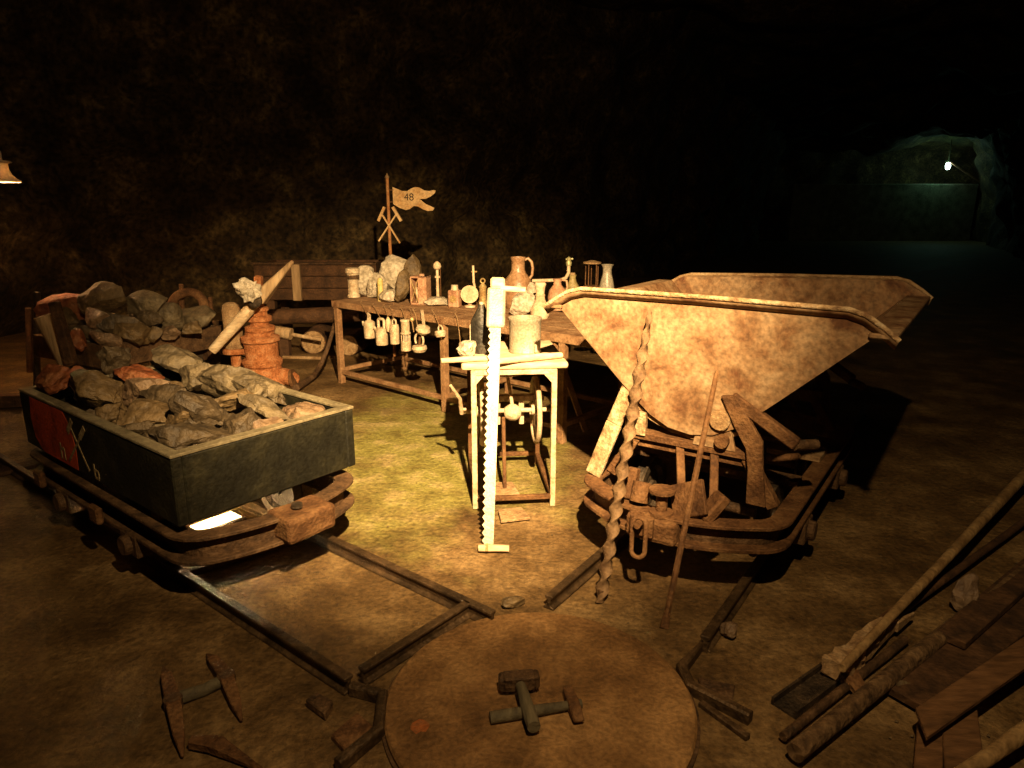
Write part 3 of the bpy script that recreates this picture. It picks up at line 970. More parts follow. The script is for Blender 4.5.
# --- lamps, jugs and stones standing on the table, left to right
t, s = titem('cylinder_lamp', 'tall cylindrical tin lamp with flanged top at the far left end of the table', 'lamp', 354, 297)
MB().lathe([(0, 0), (6.3 * s, 0), (6.3 * s, 2 * s), (5.4 * s, 3 * s), (5.2 * s, 17 * s), (6 * s, 19 * s), (6 * s, 23 * s), (6.8 * s, 24 * s), (7 * s, 28 * s), (5 * s, 29 * s), (0, 29 * s)], 20).build('body', TIN, t, smooth=35)
MB().lathe([(6.1 * s, 18 * s), (6.3 * s, 18 * s), (6.3 * s, 22 * s), (6.1 * s, 22 * s)], 20).build('band', RUSTDK, t, smooth=35)
TR = [
    (366, 296, 18, 22, R_PALE, 10, 'small grey stone beside the cylinder lamp on the table'),
    (376, 298, 18, 22, R_PALE, 30, 'pale angular stone left of the yellow candle'),
    (395, 295, 36, 31, R_PALE, -30, 'big pale slab of stone standing on the table below the flag'),
    (391, 302, 18, 10, R_PALE, 0, 'low white rubble lump in front of the big slab'),
    (412, 297, 14, 33, R_TAN, 10, 'tall tan pointed stone behind the brown box lantern'),
    (404, 303, 16, 26, R_TAN, 70, 'tan stone between the big slab and the brown box lantern'),
    (436, 305, 24, 7, R_PALE, 5, 'thin flat pale stone lying between box lantern and square can'),
    (521, 316, 22, 20, R_PALE, 20, 'lumpy pale stone at the foot of the big jug'),
    (531, 311, 12, 20, R_PALE, 10, 'pale stone tucked between the jug and the white flask'),
]
for i, (px, py, wp, hp, m, tl, lb) in enumerate(TR):
    c = tp(px, py)
    s = mpp(c)
    settle(rock('stone', lb, c + V((0, .02, hp * s * .44)), (wp * s * 1.1, wp * s * .8, hp * s * 1.08), (0, R(tl * .25), R(random.uniform(-20, 20))), 140 + i, m, 'stone', 'stones on the table'), TZ + .001)
t, s = titem('candle', 'thick yellow candle standing before the big pale slab', 'candle', 381, 301)
MB().lathe([(0, 0), (3.3 * s, 0), (3.0 * s, 8 * s), (2.9 * s, 21 * s), (1.5 * s, 23 * s), (0, 23 * s)], 14, jit=.12).build('wax', CANDLE, t, smooth=50)
MB().tube([(0, 0, 22 * s), (.002, 0, 25 * s)], .002, 6).build('wick', IRON, t)

t, s = titem('box_lantern', 'brown rectangular tin lantern with an open dark front', 'lantern', 421, 304, rot=R(-12))
w, h = 17 * s, 28 * s
b = MB().box((0, w * .42, h / 2), (w, .01, h)).box((-w / 2 + .006, 0, h / 2), (.012, w * .85, h)).box((w / 2 - w * .26, 0, h / 2), (w * .52, w * .85, h)).box((0, 0, .008), (w, w * .85, .016)).box((0, 0, h - .008), (w, w * .85, .016))
b.build('case', BRICKTIN, t, bevel=.003)
MB().bar((-w * .42, -w * .41, .03), (-w * .02, -w * .41, h - .03), .006, .006).bar((-w * .02, -w * .41, .03), (-w * .42, -w * .41, h - .03), .006, .006).build('guard_wires', BRASS, t)
MB().tube([(-w * .2, 0, .016), (-w * .2, 0, h * .6)], .016, 10).build('inner_burner', CLAYP, t)
MB().lathe([(0, h), (3 * s, h), (2.4 * s, h + 2 * s), (0, h + 2.3 * s)], 12, (w * .1, 0, 0)).build('vent_cap', BRICKTIN, t, smooth=40)

t, s = titem('tube_lamp', 'slim upright tube with a white ball on top on the table', 'lamp', 438, 301)
MB().lathe([(0, 0), (5 * s, 0), (5 * s, 1.4 * s), (1.6 * s, 2 * s), (1.4 * s, 32 * s), (0, 32 * s)], 12).build('tube', CLAYP, t, smooth=35)
MB().lathe([(0, 31 * s), (3 * s, 31.5 * s), (4.2 * s, 34 * s), (3.4 * s, 37 * s), (1.2 * s, 39 * s), (0, 39.3 * s)], 14).build('ball_cap', CLAYP, t, smooth=60)
MB().tube([(3 * s, 0, 1 * s), (3 * s, 0, 32 * s)], .004, 6).build('guard_rod', RUST, t)
MB().lathe([(1.5 * s, 23 * s), (2.6 * s, 23 * s), (2.6 * s, 25 * s), (1.5 * s, 25 * s)], 12).build('collar', CLAYP, t)

t, s = titem('square_can', 'small square reddish tin can with a round screw cap', 'can', 455, 307, rot=R(-20))
MB().box((0, 0, 8.5 * s), (11.5 * s, 9 * s, 17 * s)).build('body', BRICKTIN, t, bevel=.01, seg=2)
MB().lathe([(0, 17 * s), (4.2 * s, 17 * s), (3.5 * s, 19 * s), (3.5 * s, 22 * s), (0, 22.4 * s)], 14).build('cap', TIN, t, smooth=35)
MB().lathe([(0, 0), (3.6 * s, 0), (3.6 * s, .006), (0, .006)], 16, (0, -4.5 * s, 8.5 * s), Matrix.Rotation(R(90), 3, 'X')).build('round_window', BRASS, t)
MB().tube([(5.5 * s, 0, 16 * s), (7.5 * s, 0, 15 * s), (7.2 * s, 0, 11 * s), (5.7 * s, 0, 9 * s)], .004, 6).build('ear', RUST, t)

t, s = titem('reflector_lamp', 'pale round reflector lamp with a tall hooked pipe', 'lamp', 470, 307)
MB().lathe([(0, 0), (1.8 * s, 0), (4.5 * s, 2.5 * s), (8.5 * s, 4 * s), (8.8 * s, 5 * s), (0, 4.4 * s)], 24, (0, 0, 12 * s), Matrix.Rotation(R(75), 3, 'X')).build('reflector', CLAYP, t, smooth=45)
MB().lathe([(0, 0), (5.5 * s, 0), (5.5 * s, 1.5 * s), (2 * s, 2.2 * s), (1.8 * s, 11 * s), (0, 11 * s)], 14).build('foot', CLAYP, t, smooth=35)
MB().tube([(2 * s, 0, 16 * s), (5 * s, 0, 20 * s), (4 * s, 0, 25 * s), (3.6 * s, 0, 41 * s)], [1.3 * s, 1.3 * s, 1.2 * s, 1.2 * s], 8).build('hook_pipe', CLAYP, t, smooth=50)
MB().tube([(2 * s, 0, 35 * s), (7.5 * s, 0, 35 * s)], .8 * s, 6).build('pipe_tap', BRASS, t)

t, s = titem('ring_lantern', 'slim brassy lantern with a ring on top, left of the saw grip', 'lantern', 483, 307)
MB().lathe([(0, 0), (4.4 * s, 0), (4.4 * s, 6 * s), (3.6 * s, 7 * s), (3.6 * s, 19 * s), (4.2 * s, 20 * s), (1.2 * s, 24 * s), (0, 24 * s)], 16).build('body', BRASS, t, smooth=35)
ringp = [(2.2 * s * math.cos(a * .4189), 0, 26 * s + 2.2 * s * math.sin(a * .4189)) for a in range(15)]
MB().tube(ringp, .8 * s, 6, closed=True).build('carry_ring', BRASS, t, smooth=60)

t, s = titem('jug', 'big brown glazed clay jug with a curved handle behind the saw', 'jug', 518, 308)
s *= .99
MB().lathe([(0, 0), (12 * s, 0), (14.5 * s, 6 * s), (15.6 * s, 14 * s), (15 * s, 22 * s), (12.5 * s, 29 * s), (8 * s, 35 * s), (6.8 * s, 38 * s), (6.6 * s, 47 * s), (7.6 * s, 49 * s), (7.4 * s, 51 * s), (5.8 * s, 51 * s), (5.4 * s, 46 * s), (0, 44 * s)], 32).build('body', CLAY, t, smooth=60)
MB().tube([(6.5 * s, 0, 48 * s), (10 * s, 0, 49.5 * s), (13.4 * s, 0, 46 * s), (14.6 * s, 0, 40 * s), (14 * s, 0, 33 * s), (11.5 * s, 0, 29.5 * s)], [1.5 * s] * 3 + [1.4 * s] * 3, 10).build('handle', CLAY, t, smooth=60)

t, s = titem('flask', 'pale clay flask with a waisted neck and round belly beside the tub lip', 'flask', 540, 318)
MB().lathe([(0, 0), (8 * s, 0), (9.6 * s, 4 * s), (9.4 * s, 9 * s), (7 * s, 14 * s), (4.8 * s, 19 * s), (4.2 * s, 25 * s), (5 * s, 31 * s), (5.9 * s, 34 * s), (4.8 * s, 35.5 * s), (0, 34.5 * s)], 24).build('body', CLAYP, t, smooth=60)
MB().lathe([(4.3 * s, 22 * s), (4.9 * s, 22 * s), (4.9 * s, 23.5 * s), (4.3 * s, 23.5 * s)], 20).build('neck_ring', CLAYP, t, smooth=60)

t, s = titem('pitcher', 'round reddish clay pitcher with a small neck right of the pale flask', 'pitcher', 557, 310)
MB().lathe([(0, 0), (6 * s, 0), (9 * s, 6 * s), (9.6 * s, 13 * s), (8 * s, 20 * s), (4.2 * s, 25 * s), (3.6 * s, 28 * s), (4.8 * s, 31 * s), (0, 31 * s)], 22).build('body', mat('reddish_clay', [(.34, .16, .08), (.46, .25, .14), (.54, .33, .2)], 8, .6, 0, .2), t, smooth=60)
MB().tube([(4.5 * s, 0, 30 * s), (9 * s, 0, 29 * s), (10 * s, 0, 23 * s), (8.5 * s, 0, 18 * s)], 1.1 * s, 8).build('handle', mat('reddish_clay', []), t, smooth=60)

t, s = titem('bottle', 'squat olive glazed bottle partly hidden by the tub lip', 'bottle', 572, 308)
MB().lathe([(0, 0), (8 * s, 0), (9 * s, 8 * s), (8.4 * s, 19 * s), (4 * s, 26 * s), (3 * s, 30 * s), (3.8 * s, 33 * s), (0, 33 * s)], 22).build('body', OLIVE, t, smooth=60)
MB().lathe([(0, 32.5 * s), (2.6 * s, 32.5 * s), (2.4 * s, 35 * s), (0, 35 * s)], 12).build('stopper', WOOD, t)

# valve pipe: a foot on the table, a level arm and a riser with a tap
t, s = titem('valve_pipe', 'pale bent pipe with a tap at its raised right end above the flasks', 'pipe', 527, 304)
MB().lathe([(0, 0), (5 * s, 0), (5 * s, 1.2 * s), (1.6 * s, 2 * s), (1.6 * s, 4 * s), (0, 4 * s)], 14).build('foot', BRASS, t, smooth=35)
MB().tube([(0, 0, 1 * s), (0, 0, 18 * s), (1.2 * s, 0, 21.5 * s), (5 * s, 0, 23 * s), (20 * s, 0, 23.4 * s), (34 * s, 0, 24 * s), (38.5 * s, 0, 26 * s), (41 * s, 0, 31 * s), (41 * s, 0, 40 * s)], 1.75 * s, 12).build('pipe', CLAYP, t, smooth=60)
MB().lathe([(0, 38 * s), (2.6 * s, 38 * s), (3 * s, 41 * s), (2 * s, 43 * s), (2.6 * s, 45 * s), (0, 47 * s)], 12, (41 * s, 0, 0)).build('tap', mat('greenish_brass', [(.26, .24, .10), (.42, .38, .18), (.5, .45, .25)], 14, .5, .4, .2), t, smooth=35)
MB().tube([(38 * s, 0, 44 * s), (45 * s, 0, 44.5 * s)], 1.0 * s, 8).build('tap_lever', mat('greenish_brass', []), t)

t, s = titem('wire_cage_lamp', 'thin iron cage lamp frame with a flat round top behind the tub lip', 'lamp', 591, 307)
MB().lathe([(0, 0), (8 * s, 0), (8 * s, 2 * s), (0, 2 * s)], 18).build('base', RUSTDK, t, smooth=35)
MB().lathe([(0, 43 * s), (9 * s, 43 * s), (9 * s, 44.4 * s), (2 * s, 46 * s), (0, 46 * s)], 18).build('top_disc', RUSTLT, t, smooth=35)
MB().lathe([(6.5 * s, 20 * s), (7.2 * s, 20 * s), (7.2 * s, 21.6 * s), (6.5 * s, 21.6 * s)], 18).build('middle_ring', RUST, t)
for i in range(5):
    a = i * 2 * math.pi / 5 + .3
    MB().tube([(6.4 * s * math.cos(a), 6.4 * s * math.sin(a), 1.5 * s), (6.4 * s * math.cos(a), 6.4 * s * math.sin(a), 43.5 * s)], .55 * s, 6).build('cage_rod', RUST, t)
GLASS = mat('dusty_glass', [(.42, .36, .26), (.52, .46, .35), (.6, .54, .42)], 12, .35, 0, .1, 60)
GLASS.node_tree.nodes['Principled BSDF'].inputs['Transmission Weight'].default_value = .45
t, s = titem('lamp_chimney', 'dusty glass lamp chimney with a flared rim behind the tub lip', 'lamp glass', 606, 309)
pr = [(6.6 * s, 0), (6.8 * s, 8 * s), (7.2 * s, 16 * s), (7.4 * s, 22 * s), (6 * s, 29 * s), (4.4 * s, 35 * s), (4.2 * s, 39 * s), (5 * s, 42 * s), (6.4 * s, 44 * s)]
MB().lathe(pr + [(r - .004, z) for r, z in reversed(pr)], 26).build('glass', GLASS, t, smooth=60)
MB().lathe([(0, -.0), (5.4 * s, -.0), (5.4 * s, 3 * s), (0, 3 * s)], 18).build('burner', BRASS, t)

# --- lamps hanging by hooks on the table front
def front(px, py, off=-.05):
    """the pixel's place in the upright plane just in front of the table edge"""
    n = TF.m @ V((0, 1, 0))
    o = TF.w(0, off, 0)
    d = ray(px, py)
    c = V((0, 0, CAM_H))
    t = (o - c).dot(n) / d.dot(n)
    return c + d * t
ROTF = Matrix.Rotation(R(TA), 3, 'Z')
GH = 'lamps hanging on hooks along the table front'
def hang(name, label, hx, hy, bx_, by_, cat='lamp'):
    """hook pixel on the table edge, pixel of the lamp's top"""
    top = front(hx, hy, -.014)
    b0 = front(bx_, by_)
    t = thing(name, label, cat, b0, R(TA), GH)
    s = mpp(b0)
    lt = TF.m.transposed() @ (top - b0)
    MB().tube([lt + V((0, .01, .012)), lt + V((0, -.012, .01)), lt * .8 + V((.004, 0, 0)), lt * .3, V((0, 0, .0)), V((.006, 0, -.008))], .0035, 6).build('hook_wire', RUSTLT, t, smooth=60)
    return t, s
t, s = hang('oil_can_lamp', 'round oil can lamp with a spout, first of the hanging lamps from the left', 361, 303, 369, 318)
MB().lathe([(0, -20 * s), (5.5 * s, -20 * s), (5.8 * s, -10 * s), (5.6 * s, -4 * s), (2.5 * s, -2 * s), (0, -1.5 * s)], 18).build('body', TIN, t, smooth=40)
MB().tube([(-5 * s, 0, -9 * s), (-8 * s, -.01, -8 * s), (-9 * s, -.01, -4 * s)], 1.0 * s, 6).build('spout', TIN, t, smooth=50)
MB().tube([(1.5 * s, 0, -2 * s), (2 * s, 0, 3 * s), (-1 * s, 0, 5 * s), (-2 * s, 0, -2 * s)], .8 * s, 6).build('loop', TIN, t, smooth=50)
t, s = hang('handled_lamp', 'tall tin can lamp with a square handle opening, second hanging lamp from the left', 373, 305, 381, 319)
MB().lathe([(0, -26 * s), (6 * s, -26 * s), (6.2 * s, -14 * s), (5.6 * s, -9 * s), (0, -8 * s)], 18).build('body', TIN, t, smooth=40)
MB().tube([(-4.5 * s, 0, -9 * s), (-4.5 * s, 0, -1 * s), (-3 * s, 0, 0), (3 * s, 0, 0), (4.5 * s, 0, -1 * s), (4.5 * s, 0, -9 * s)], 1.5 * s, 8).build('handle', TIN, t, smooth=50)
MB().tube([(-5.5 * s, -.01, -14 * s), (-9 * s, -.015, -9 * s)], 1.4 * s, 8).build('spout', TIN, t)
t, s = hang('carbide_flask', 'slim pale oblong flask hanging between two tin can lamps', 384, 306, 388, 317, 'flask')
MB().lathe([(0, -15 * s), (2 * s, -14.5 * s), (2.9 * s, -9 * s), (2.4 * s, -3 * s), (.8 * s, 0), (0, 0)], 14).build('body', CLAYP, t, smooth=60)
MB().lathe([(.8 * s, -1.5 * s), (1.4 * s, -1.5 * s), (1.4 * s, -.4 * s), (.8 * s, -.4 * s)], 10).build('neck_ring', BRASS, t)
t, s = hang('cylinder_can_lamp', 'plain cylindrical can lamp with a small loop, next to the hanging lantern', 390, 307, 394, 320)
MB().lathe([(0, -24 * s), (4.6 * s, -24 * s), (4.8 * s, -8 * s), (4.2 * s, -4.5 * s), (0, -4 * s)], 18).build('body', TIN, t, smooth=40)
MB().tube([(-3 * s, 0, -5 * s), (-2.6 * s, 0, 0), (0, 0, 1.2 * s), (2.6 * s, 0, 0), (3 * s, 0, -5 * s)], .9 * s, 8).build('loop', TIN, t, smooth=50)
t, s = hang('safety_lantern', 'hanging miners safety lantern with a gauze top and open wire middle', 401, 308, 405, 318)
MB().lathe([(0, -1 * s), (4.8 * s, -1.5 * s), (5 * s, -3 * s), (4.4 * s, -4 * s), (4.4 * s, -14 * s), (5.2 * s, -15 * s), (5.2 * s, -16 * s), (0, -16 * s)][::-1], 18).build('gauze_top', TIN, t, smooth=35)
MB().lathe([(0, -33 * s), (5.2 * s, -33 * s), (5.2 * s, -24 * s), (3.5 * s, -23 * s), (0, -23 * s)], 18).build('oil_pot', TIN, t, smooth=35)
for i in range(5):
    a = i * 1.2566
    MB().tube([(4.4 * s * math.cos(a), 4.4 * s * math.sin(a), -15.5 * s), (4.4 * s * math.cos(a), 4.4 * s * math.sin(a), -24 * s)], .5 * s, 6).build('pillar', TIN, t)
MB().lathe([(0, -23 * s), (2.6 * s, -23 * s), (2.6 * s, -16 * s), (0, -16 * s)], 12).build('glass', GLASS, t, smooth=40)
t, s = hang('ring_oil_lamp', 'low oil lamp with a big arched ring handle, lowest of the hanging lamps', 414, 310, 419, 333)
MB().lathe([(0, -19 * s), (6 * s, -19 * s), (7.8 * s, -16 * s), (7 * s, -13 * s), (2 * s, -12 * s), (0, -12 * s)], 18).build('oil_bowl', TIN, t, smooth=40)
MB().tube([(6.2 * s * math.cos(a), 0, -7 * s + 6.8 * s * math.sin(a)) for a in [math.pi * (-.22 + 1.44 * i / 12) for i in range(13)]], 1.1 * s, 8).build('arch_handle', TIN, t, smooth=60)
MB().tube([(0, 0, -12 * s), (1 * s, 0, -4 * s)], 1.2 * s, 8).build('wick_tube', RUST, t)
t, s = hang('frog_lamp', 'flat pale frog lamp hanging tilted from a broad strap', 422, 311, 424, 325)
MB().lathe([(0, -9 * s), (5 * s, -9 * s), (7.6 * s, -6 * s), (6.6 * s, -2 * s), (0, -.5 * s)], 18, (0, 0, 0), Matrix.Rotation(R(18), 3, 'Y')).build('oil_bowl', TIN, t, smooth=40)
MB().bar((-2.5 * s, 0, 15 * s), (0, 0, -2 * s), .006, 3.6 * s, up=(1, 0, 0)).build('strap', TIN, t)
MB().tube([(-6 * s, 0, -6 * s), (-9.5 * s, -.01, -8 * s)], 1.0 * s, 8).build('wick_spout', TIN, t)
t, s = hang('small_frog_lamp', 'small round oil lamp with a spout hanging nearest the middle table leg', 433, 311, 439, 325)
MB().lathe([(0, -12 * s), (4.5 * s, -12 * s), (6 * s, -9 * s), (5.4 * s, -5.5 * s), (0, -5 * s)], 18, (0, 0, 0), Matrix.Rotation(R(-12), 3, 'Y')).build('oil_bowl', TIN, t, smooth=40)
MB().tube([(2 * s + 3 * s * math.cos(a), 0, -3.5 * s + 3.4 * s * math.sin(a)) for a in [math.pi * 2 * i / 12 for i in range(12)]], .8 * s, 6, closed=True).build('ring', TIN, t, smooth=60)
MB().tube([(4 * s, 0, -9 * s), (8.5 * s, -.01, -10 * s)], .9 * s, 6).build('spout', TIN, t)
t, s = hang('hook_ball', 'small iron ball pendant on a hook behind the safety lantern', 410, 309, 412, 318, 'pendant')
MB().lathe([(0, -4 * s), (2.2 * s, -2.8 * s), (2.6 * s, -1.2 * s), (1.6 * s, .6 * s), (0, 1 * s)], 12).build('ball', BRASS, t, smooth=60)
MB().tube([(0, 0, -3.5 * s), (2 * s, 0, -14 * s)], .6 * s, 6).build('pendant_rod', RUSTLT, t)
t, s = hang('hanging_wire', 'bare bent wire hanging from the table right of the middle leg', 456, 314, 459, 330, 'wire')
MB().tube([(0, 0, 0), (1 * s, 0, -8 * s), (2 * s, 0, -18 * s)], .0035, 6).build('wire_end', RUSTLT, t)

# ================================================================== TREADLE STAND
SX0, SX1, SY0, SY1, SZ = -.20, .225, 3.50, 4.15, .775
st = thing('treadle_stand', 'cream iron treadle stand with two spoked wheels below its top board', 'stand', (-.02, 3.86, 0), R(5.5))
hx, hy = (SX1 - SX0) / 2, (SY1 - SY0) / 2
top = MB().box((.005, -.03, SZ + .018), (.56, .62, .036)).build('top_board', WOODP, st, bevel=.014, seg=3)
for sx in (-1, 1):
    for sy in (-1, 1):
        lg = MB().box((sx * hx, sy * hy, SZ / 2), (.028, .028, SZ)).build('leg', STANDP if sy < 0 else RUST, st, bevel=.003)
        if sy < 0:
            MB().prism([(0, 0), (-sx * .08, 0), (0, -.09)], -.008, .008, Matrix(((1, 0, 0), (0, 0, -1), (0, 1, 0))), (sx * hx, sy * hy, SZ)).build('corner_gusset', STANDP, lg)
    MB().bar((sx * hx, -hy, .06), (sx * hx, hy, .06), .028, .028).build('lower_rail', RUST, st, bevel=.003)
    MB().bar((sx * hx, -hy, SZ - .02), (sx * hx, hy, SZ - .02), .028, .028).build('upper_rail', STANDP, st, bevel=.003)
for sy in (-1, 1):
    MB().bar((-hx, sy * hy, .07 if sy > 0 else .055), (hx, sy * hy, .07 if sy > 0 else .055), .026, .026).build('lower_rail', RUST, st, bevel=.003)
    MB().bar((-hx, sy * hy, SZ - .015), (hx, sy * hy, SZ - .015), .026, .026).build('upper_rail', STANDP, st, bevel=.003)
# axle with two spoked wheels
AZ, AY = .455, .0
MB().tube([(-hx - .05, AY, AZ), (hx + .05, AY, AZ)], .013, 12).build('axle', STANDP, st, smooth=40)
MB().bar((-hx, AY + .06, AZ + .06), (hx, AY + .06, AZ + .06), .045, .035).build('bearing_bar', STANDP, st, bevel=.003)
for sx in (-1, 1):
    xw = sx * (hx - .055)
    RW = .185
    rim = [(xw, AY + RW * math.cos(2 * math.pi * i / 36), AZ + RW * math.sin(2 * math.pi * i / 36)) for i in range(36)]
    wh = MB().tube(rim, .015, 10, closed=True).build('wheel', STANDP, st, smooth=60)
    for i in range(6):
        a = i * math.pi / 3 + .2
        MB().bar((xw, AY, AZ), (xw, AY + RW * math.cos(a), AZ + RW * math.sin(a)), .012, .016, up=(1, 0, 0)).build('spoke', STANDP, wh)
    MB().tube([(xw - .025, AY, AZ), (xw + .025, AY, AZ)], .03, 14).build('hub', STANDP, wh, smooth=40)
    xc = sx * (hx + .045)
    cr = MB().bar((xc, AY, AZ), (xc, AY - .05, AZ - .11 if sx > 0 else AZ + .03), .016, .03, up=(1, 0, 0)).build('crank', STANDP, st, bevel=.003)
MB().lathe([(0, -.05), (.03, -.045), (.048, -.015), (.048, .015), (.03, .045), (0, .05)], 18, (.02, AY - .04, AZ - .0), Matrix.Rotation(R(90), 3, 'Y')).build('gear_hub', STANDP, st, smooth=60)
MB().tube([(.02, AY - .04, AZ + .03), (-.01, AY - .04, AZ + .22)], .010, 8).build('rocker_rod', STANDP, st, smooth=40)
MB().lathe([(0, 0), (.03, .004), (.085, .02), (.085, .028), (0, .034)], 20, (-.01, AY - .04, AZ + .21)).build('rocker_seat', WOODP, st, smooth=35)
for x in (-.06, .08):
    MB().bar((x, AY + .06, AZ + .06), (x, AY + .06, AZ - .1), .02, .03).build('bearing_post', STANDP, st)
MB().bar((.0, .1, SZ - .08), (.19, .1, SZ - .08), .12, .07).build('drawer_box', RUST, st, bevel=.004)
# treadle rod and pedal
MB().tube([(-.035, AY - .06, AZ - .02), (-.04, -.2, .06)], .011, 8).build('treadle_rod', RUST, st, smooth=40)
MB().bar((-.04, -.28, .045), (-.04, -.13, .06), .16, .018, w1=.1).build('treadle_pedal', RUSTLT, st, bevel=.004)
MB().tube([(-hx - .06, -.1, AZ + .02), (-hx - .07, -.15, AZ + .12), (-hx - .12, -.2, AZ + .21)], [.013, .011, .008], 8).build('side_crank_handle', STANDP, st, smooth=50)
MB().bar((-.03, -.40, .02), (-.01, -.52, .012), .13, .016, w1=.16).build('foot_plate', RUSTLT, st, bevel=.003)

# things on the stand
zt_ = SZ + .036
c = G(525, 352, zt_)
s = mpp(c)
t = thing('tin_bucket', 'pale wide tin canister standing on the stand right of the saw', 'tin', c, R(4))
MB().lathe([(0, 0), (15.5 * s, 0), (16 * s, 2 * s), (15.5 * s, 3 * s), (16 * s, 32 * s), (16.8 * s, 33 * s), (16.8 * s, 35 * s), (15.2 * s, 35 * s), (15 * s, 5 * s), (0, 4 * s)], 28).build('body', SAWST, t, smooth=40)
MB().tube([(9 * s, -15 * s, 10 * s), (9 * s, -18 * s, 9 * s), (9 * s, -18 * s, 4 * s), (9 * s, -15 * s, 3 * s)], 1.2 * s, 6).build('ear', TIN, t, smooth=40)
c = G(482, 352, zt_)
s = mpp(c)
t = thing('black_can', 'black pointed tin bottle standing left of the saw on the stand', 'can', c)
MB().lathe([(0, 0), (11 * s, 0), (11 * s, 30 * s), (9.5 * s, 34 * s), (4 * s, 44 * s), (3 * s, 48 * s), (0, 48 * s)], 24).build('body', BLACKCAN, t, smooth=45)
MB().lathe([(0, 47.5 * s), (2.2 * s, 47.5 * s), (2.2 * s, 50 * s), (0, 50.4 * s)], 14).build('cap', TIN, t, smooth=40)
MB().bar((-11.2 * s, -3 * s, 2 * s), (-11.2 * s, -3 * s, 28 * s), .003, 7 * s, up=(0, 1, 0)).build('lit_edge_strip', TIN, t)  # pale strip imitating the light along the can's left edge
o = MB().tube([G(441, 361, zt_ + .018), G(470, 359, zt_ + .018), G(492, 358, zt_ + .018)], [.014, .015, .015], 10).build('wooden_stick', WOODP, smooth=50)
tag(o, 'pale round stick sticking out to the left of the stand top', 'stick')
o = MB().tube([G(498, 361, zt_ + .02), G(530, 358, zt_ + .022), G(562, 355, zt_ + .02)], [.016, .019, .015], 10).build('wooden_stick', WOODP, smooth=50)
rough_up(o, .005, 9, 3)
tag(o, 'pale crooked stick lying along the right front of the stand top', 'stick')
settle(rock('wood_block', 'small pale wedge-shaped block on the left edge of the stand top', G(468, 352, zt_ + .03), (.10, .08, .085), (0, .1, .2), 333, R_PALE, 'block'), zt_ + .001)

# ------------------------------------------------------------------ two-man saw
sb = G(489, 551, .012)
a0 = V((sb.x, sb.y, .012))
lean = V((.02, .42, .80)).normalized()
for i in range(60):          # length so that its top meets row 278 of the frame
    Lh = .9 + i * .01
    tp_ = a0 + lean * Lh
    dz = tp_.z - CAM_H
    fw = tp_.y * math.cos(PITCH) - dz * math.sin(PITCH)
    upp = tp_.y * math.sin(PITCH) + dz * math.cos(PITCH)
    if 384 - FPX * upp / fw < 279:
        break
sw = thing('crosscut_saw', 'long pale two-man saw with toothed edge leaning upright on the stand', 'saw', a0)
xa = V((1, 0, 0))
xa = (xa - lean * xa.dot(lean)).normalized()
na = xa.cross(lean)
SM = Matrix((xa, lean, na)).transposed()
LB = Lh - .26
nt_ = 30
left, right = [], []
for i in range(nt_):
    y0 = .03 + (LB - .03) * i / nt_
    y1 = .03 + (LB - .03) * (i + 1) / nt_
    bl = -.022 - .004 * math.sin(math.pi * i / nt_)
    left += [(bl, y0), (bl - .013, (y0 + y1) / 2)]
left.append((-.024, LB))
poly = [(.02, .03), (.028, LB)] + left[::-1]
MB().prism(poly, -.002, .002, SM).build('blade', SAWST, sw)
MB().tube([SM @ V((-.05, .012, 0)), SM @ V((.0, .014, 0)), SM @ V((.095, .014, 0))], [.017, .018, .017], 12).build('lower_handle', WOODP, sw, smooth=40)
MB().tube([SM @ V((-.01, .0, .018)), SM @ V((-.01, .035, .018))], .006, 8).build('handle_rivet', BRASS, sw)
MB().box(SM @ V((.0, LB + .10, 0)), (.098, .22, .03), SM).build('upper_socket', SAWST, sw, bevel=.02, seg=2)
MB().box(SM @ V((.005, LB + .235, 0)), (.075, .06, .03), SM).build('upper_cap', WOODP, sw, bevel=.01)
MB().tube([SM @ V((.02, LB + .205, 0)), SM @ V((.15, LB + .20, 0))], .016, 12).build('upper_handle', WOODP, sw, smooth=40)

# ================================================================== FLAG
fp = D(391, 268, 7.15)
fl = thing('flag_standard', 'iron flag standard with a swallow-tailed number flag and crossed hammers behind the table', 'flag', (fp.x, fp.y, 0))
def fz(py):
    return D(388, py, 7.15).z
s = mpp(V((fp.x, fp.y, 1.6)))
MB().tube([(0, 0, .02), (0, 0, fz(178))], .016, 10).build('pole', mat('orange_rusty_pole', [(.2, .07, .02), (.34, .15, .05), (.42, .22, .09)], 9, .8), fl, smooth=40)
MB().lathe([(0, 0), (.14, 0), (.14, .02), (.03, .03), (0, .03)], 20).build('base_plate', RUSTDK, fl, smooth=35)
MB().lathe([(0, -.018), (.02, -.01), (.022, .0), (.012, .016), (0, .04)], 12, (0, 0, fz(177))).build('finial', RUSTLT, fl, smooth=60)
XZ = Matrix(((1, 0, 0), (0, 0, -1), (0, 1, 0)))
def fpix(px, py):
    return ((px - 389.5) * s, fz(py))
flag = [fpix(*a) for a in ((394.5, 187), (398, 188.5), (404, 191), (409, 191), (413, 188.5), (417, 187), (421, 187.5), (426, 190.5), (431, 191), (435, 190), (437.2, 190.5), (436.5, 193), (432, 196.5), (427, 198.8), (421, 199), (427, 204), (432, 206.2), (435.5, 208), (434, 210.5), (429, 211), (424, 209.3), (419, 206.4), (415, 206), (411, 209), (407, 210), (401, 208), (396, 205), (394.5, 204))]
ff = MB().prism(flag, -.006, .006, XZ).build('flag_plate', FLAGM, fl)
MB().tube([(0, 0, fz(190)), (.06, 0, fz(190))], .007, 8).build('flag_hinge', RUST, fl)
MB().tube([(0, 0, fz(202)), (.06, 0, fz(202))], .007, 8).build('flag_hinge', RUST, fl)
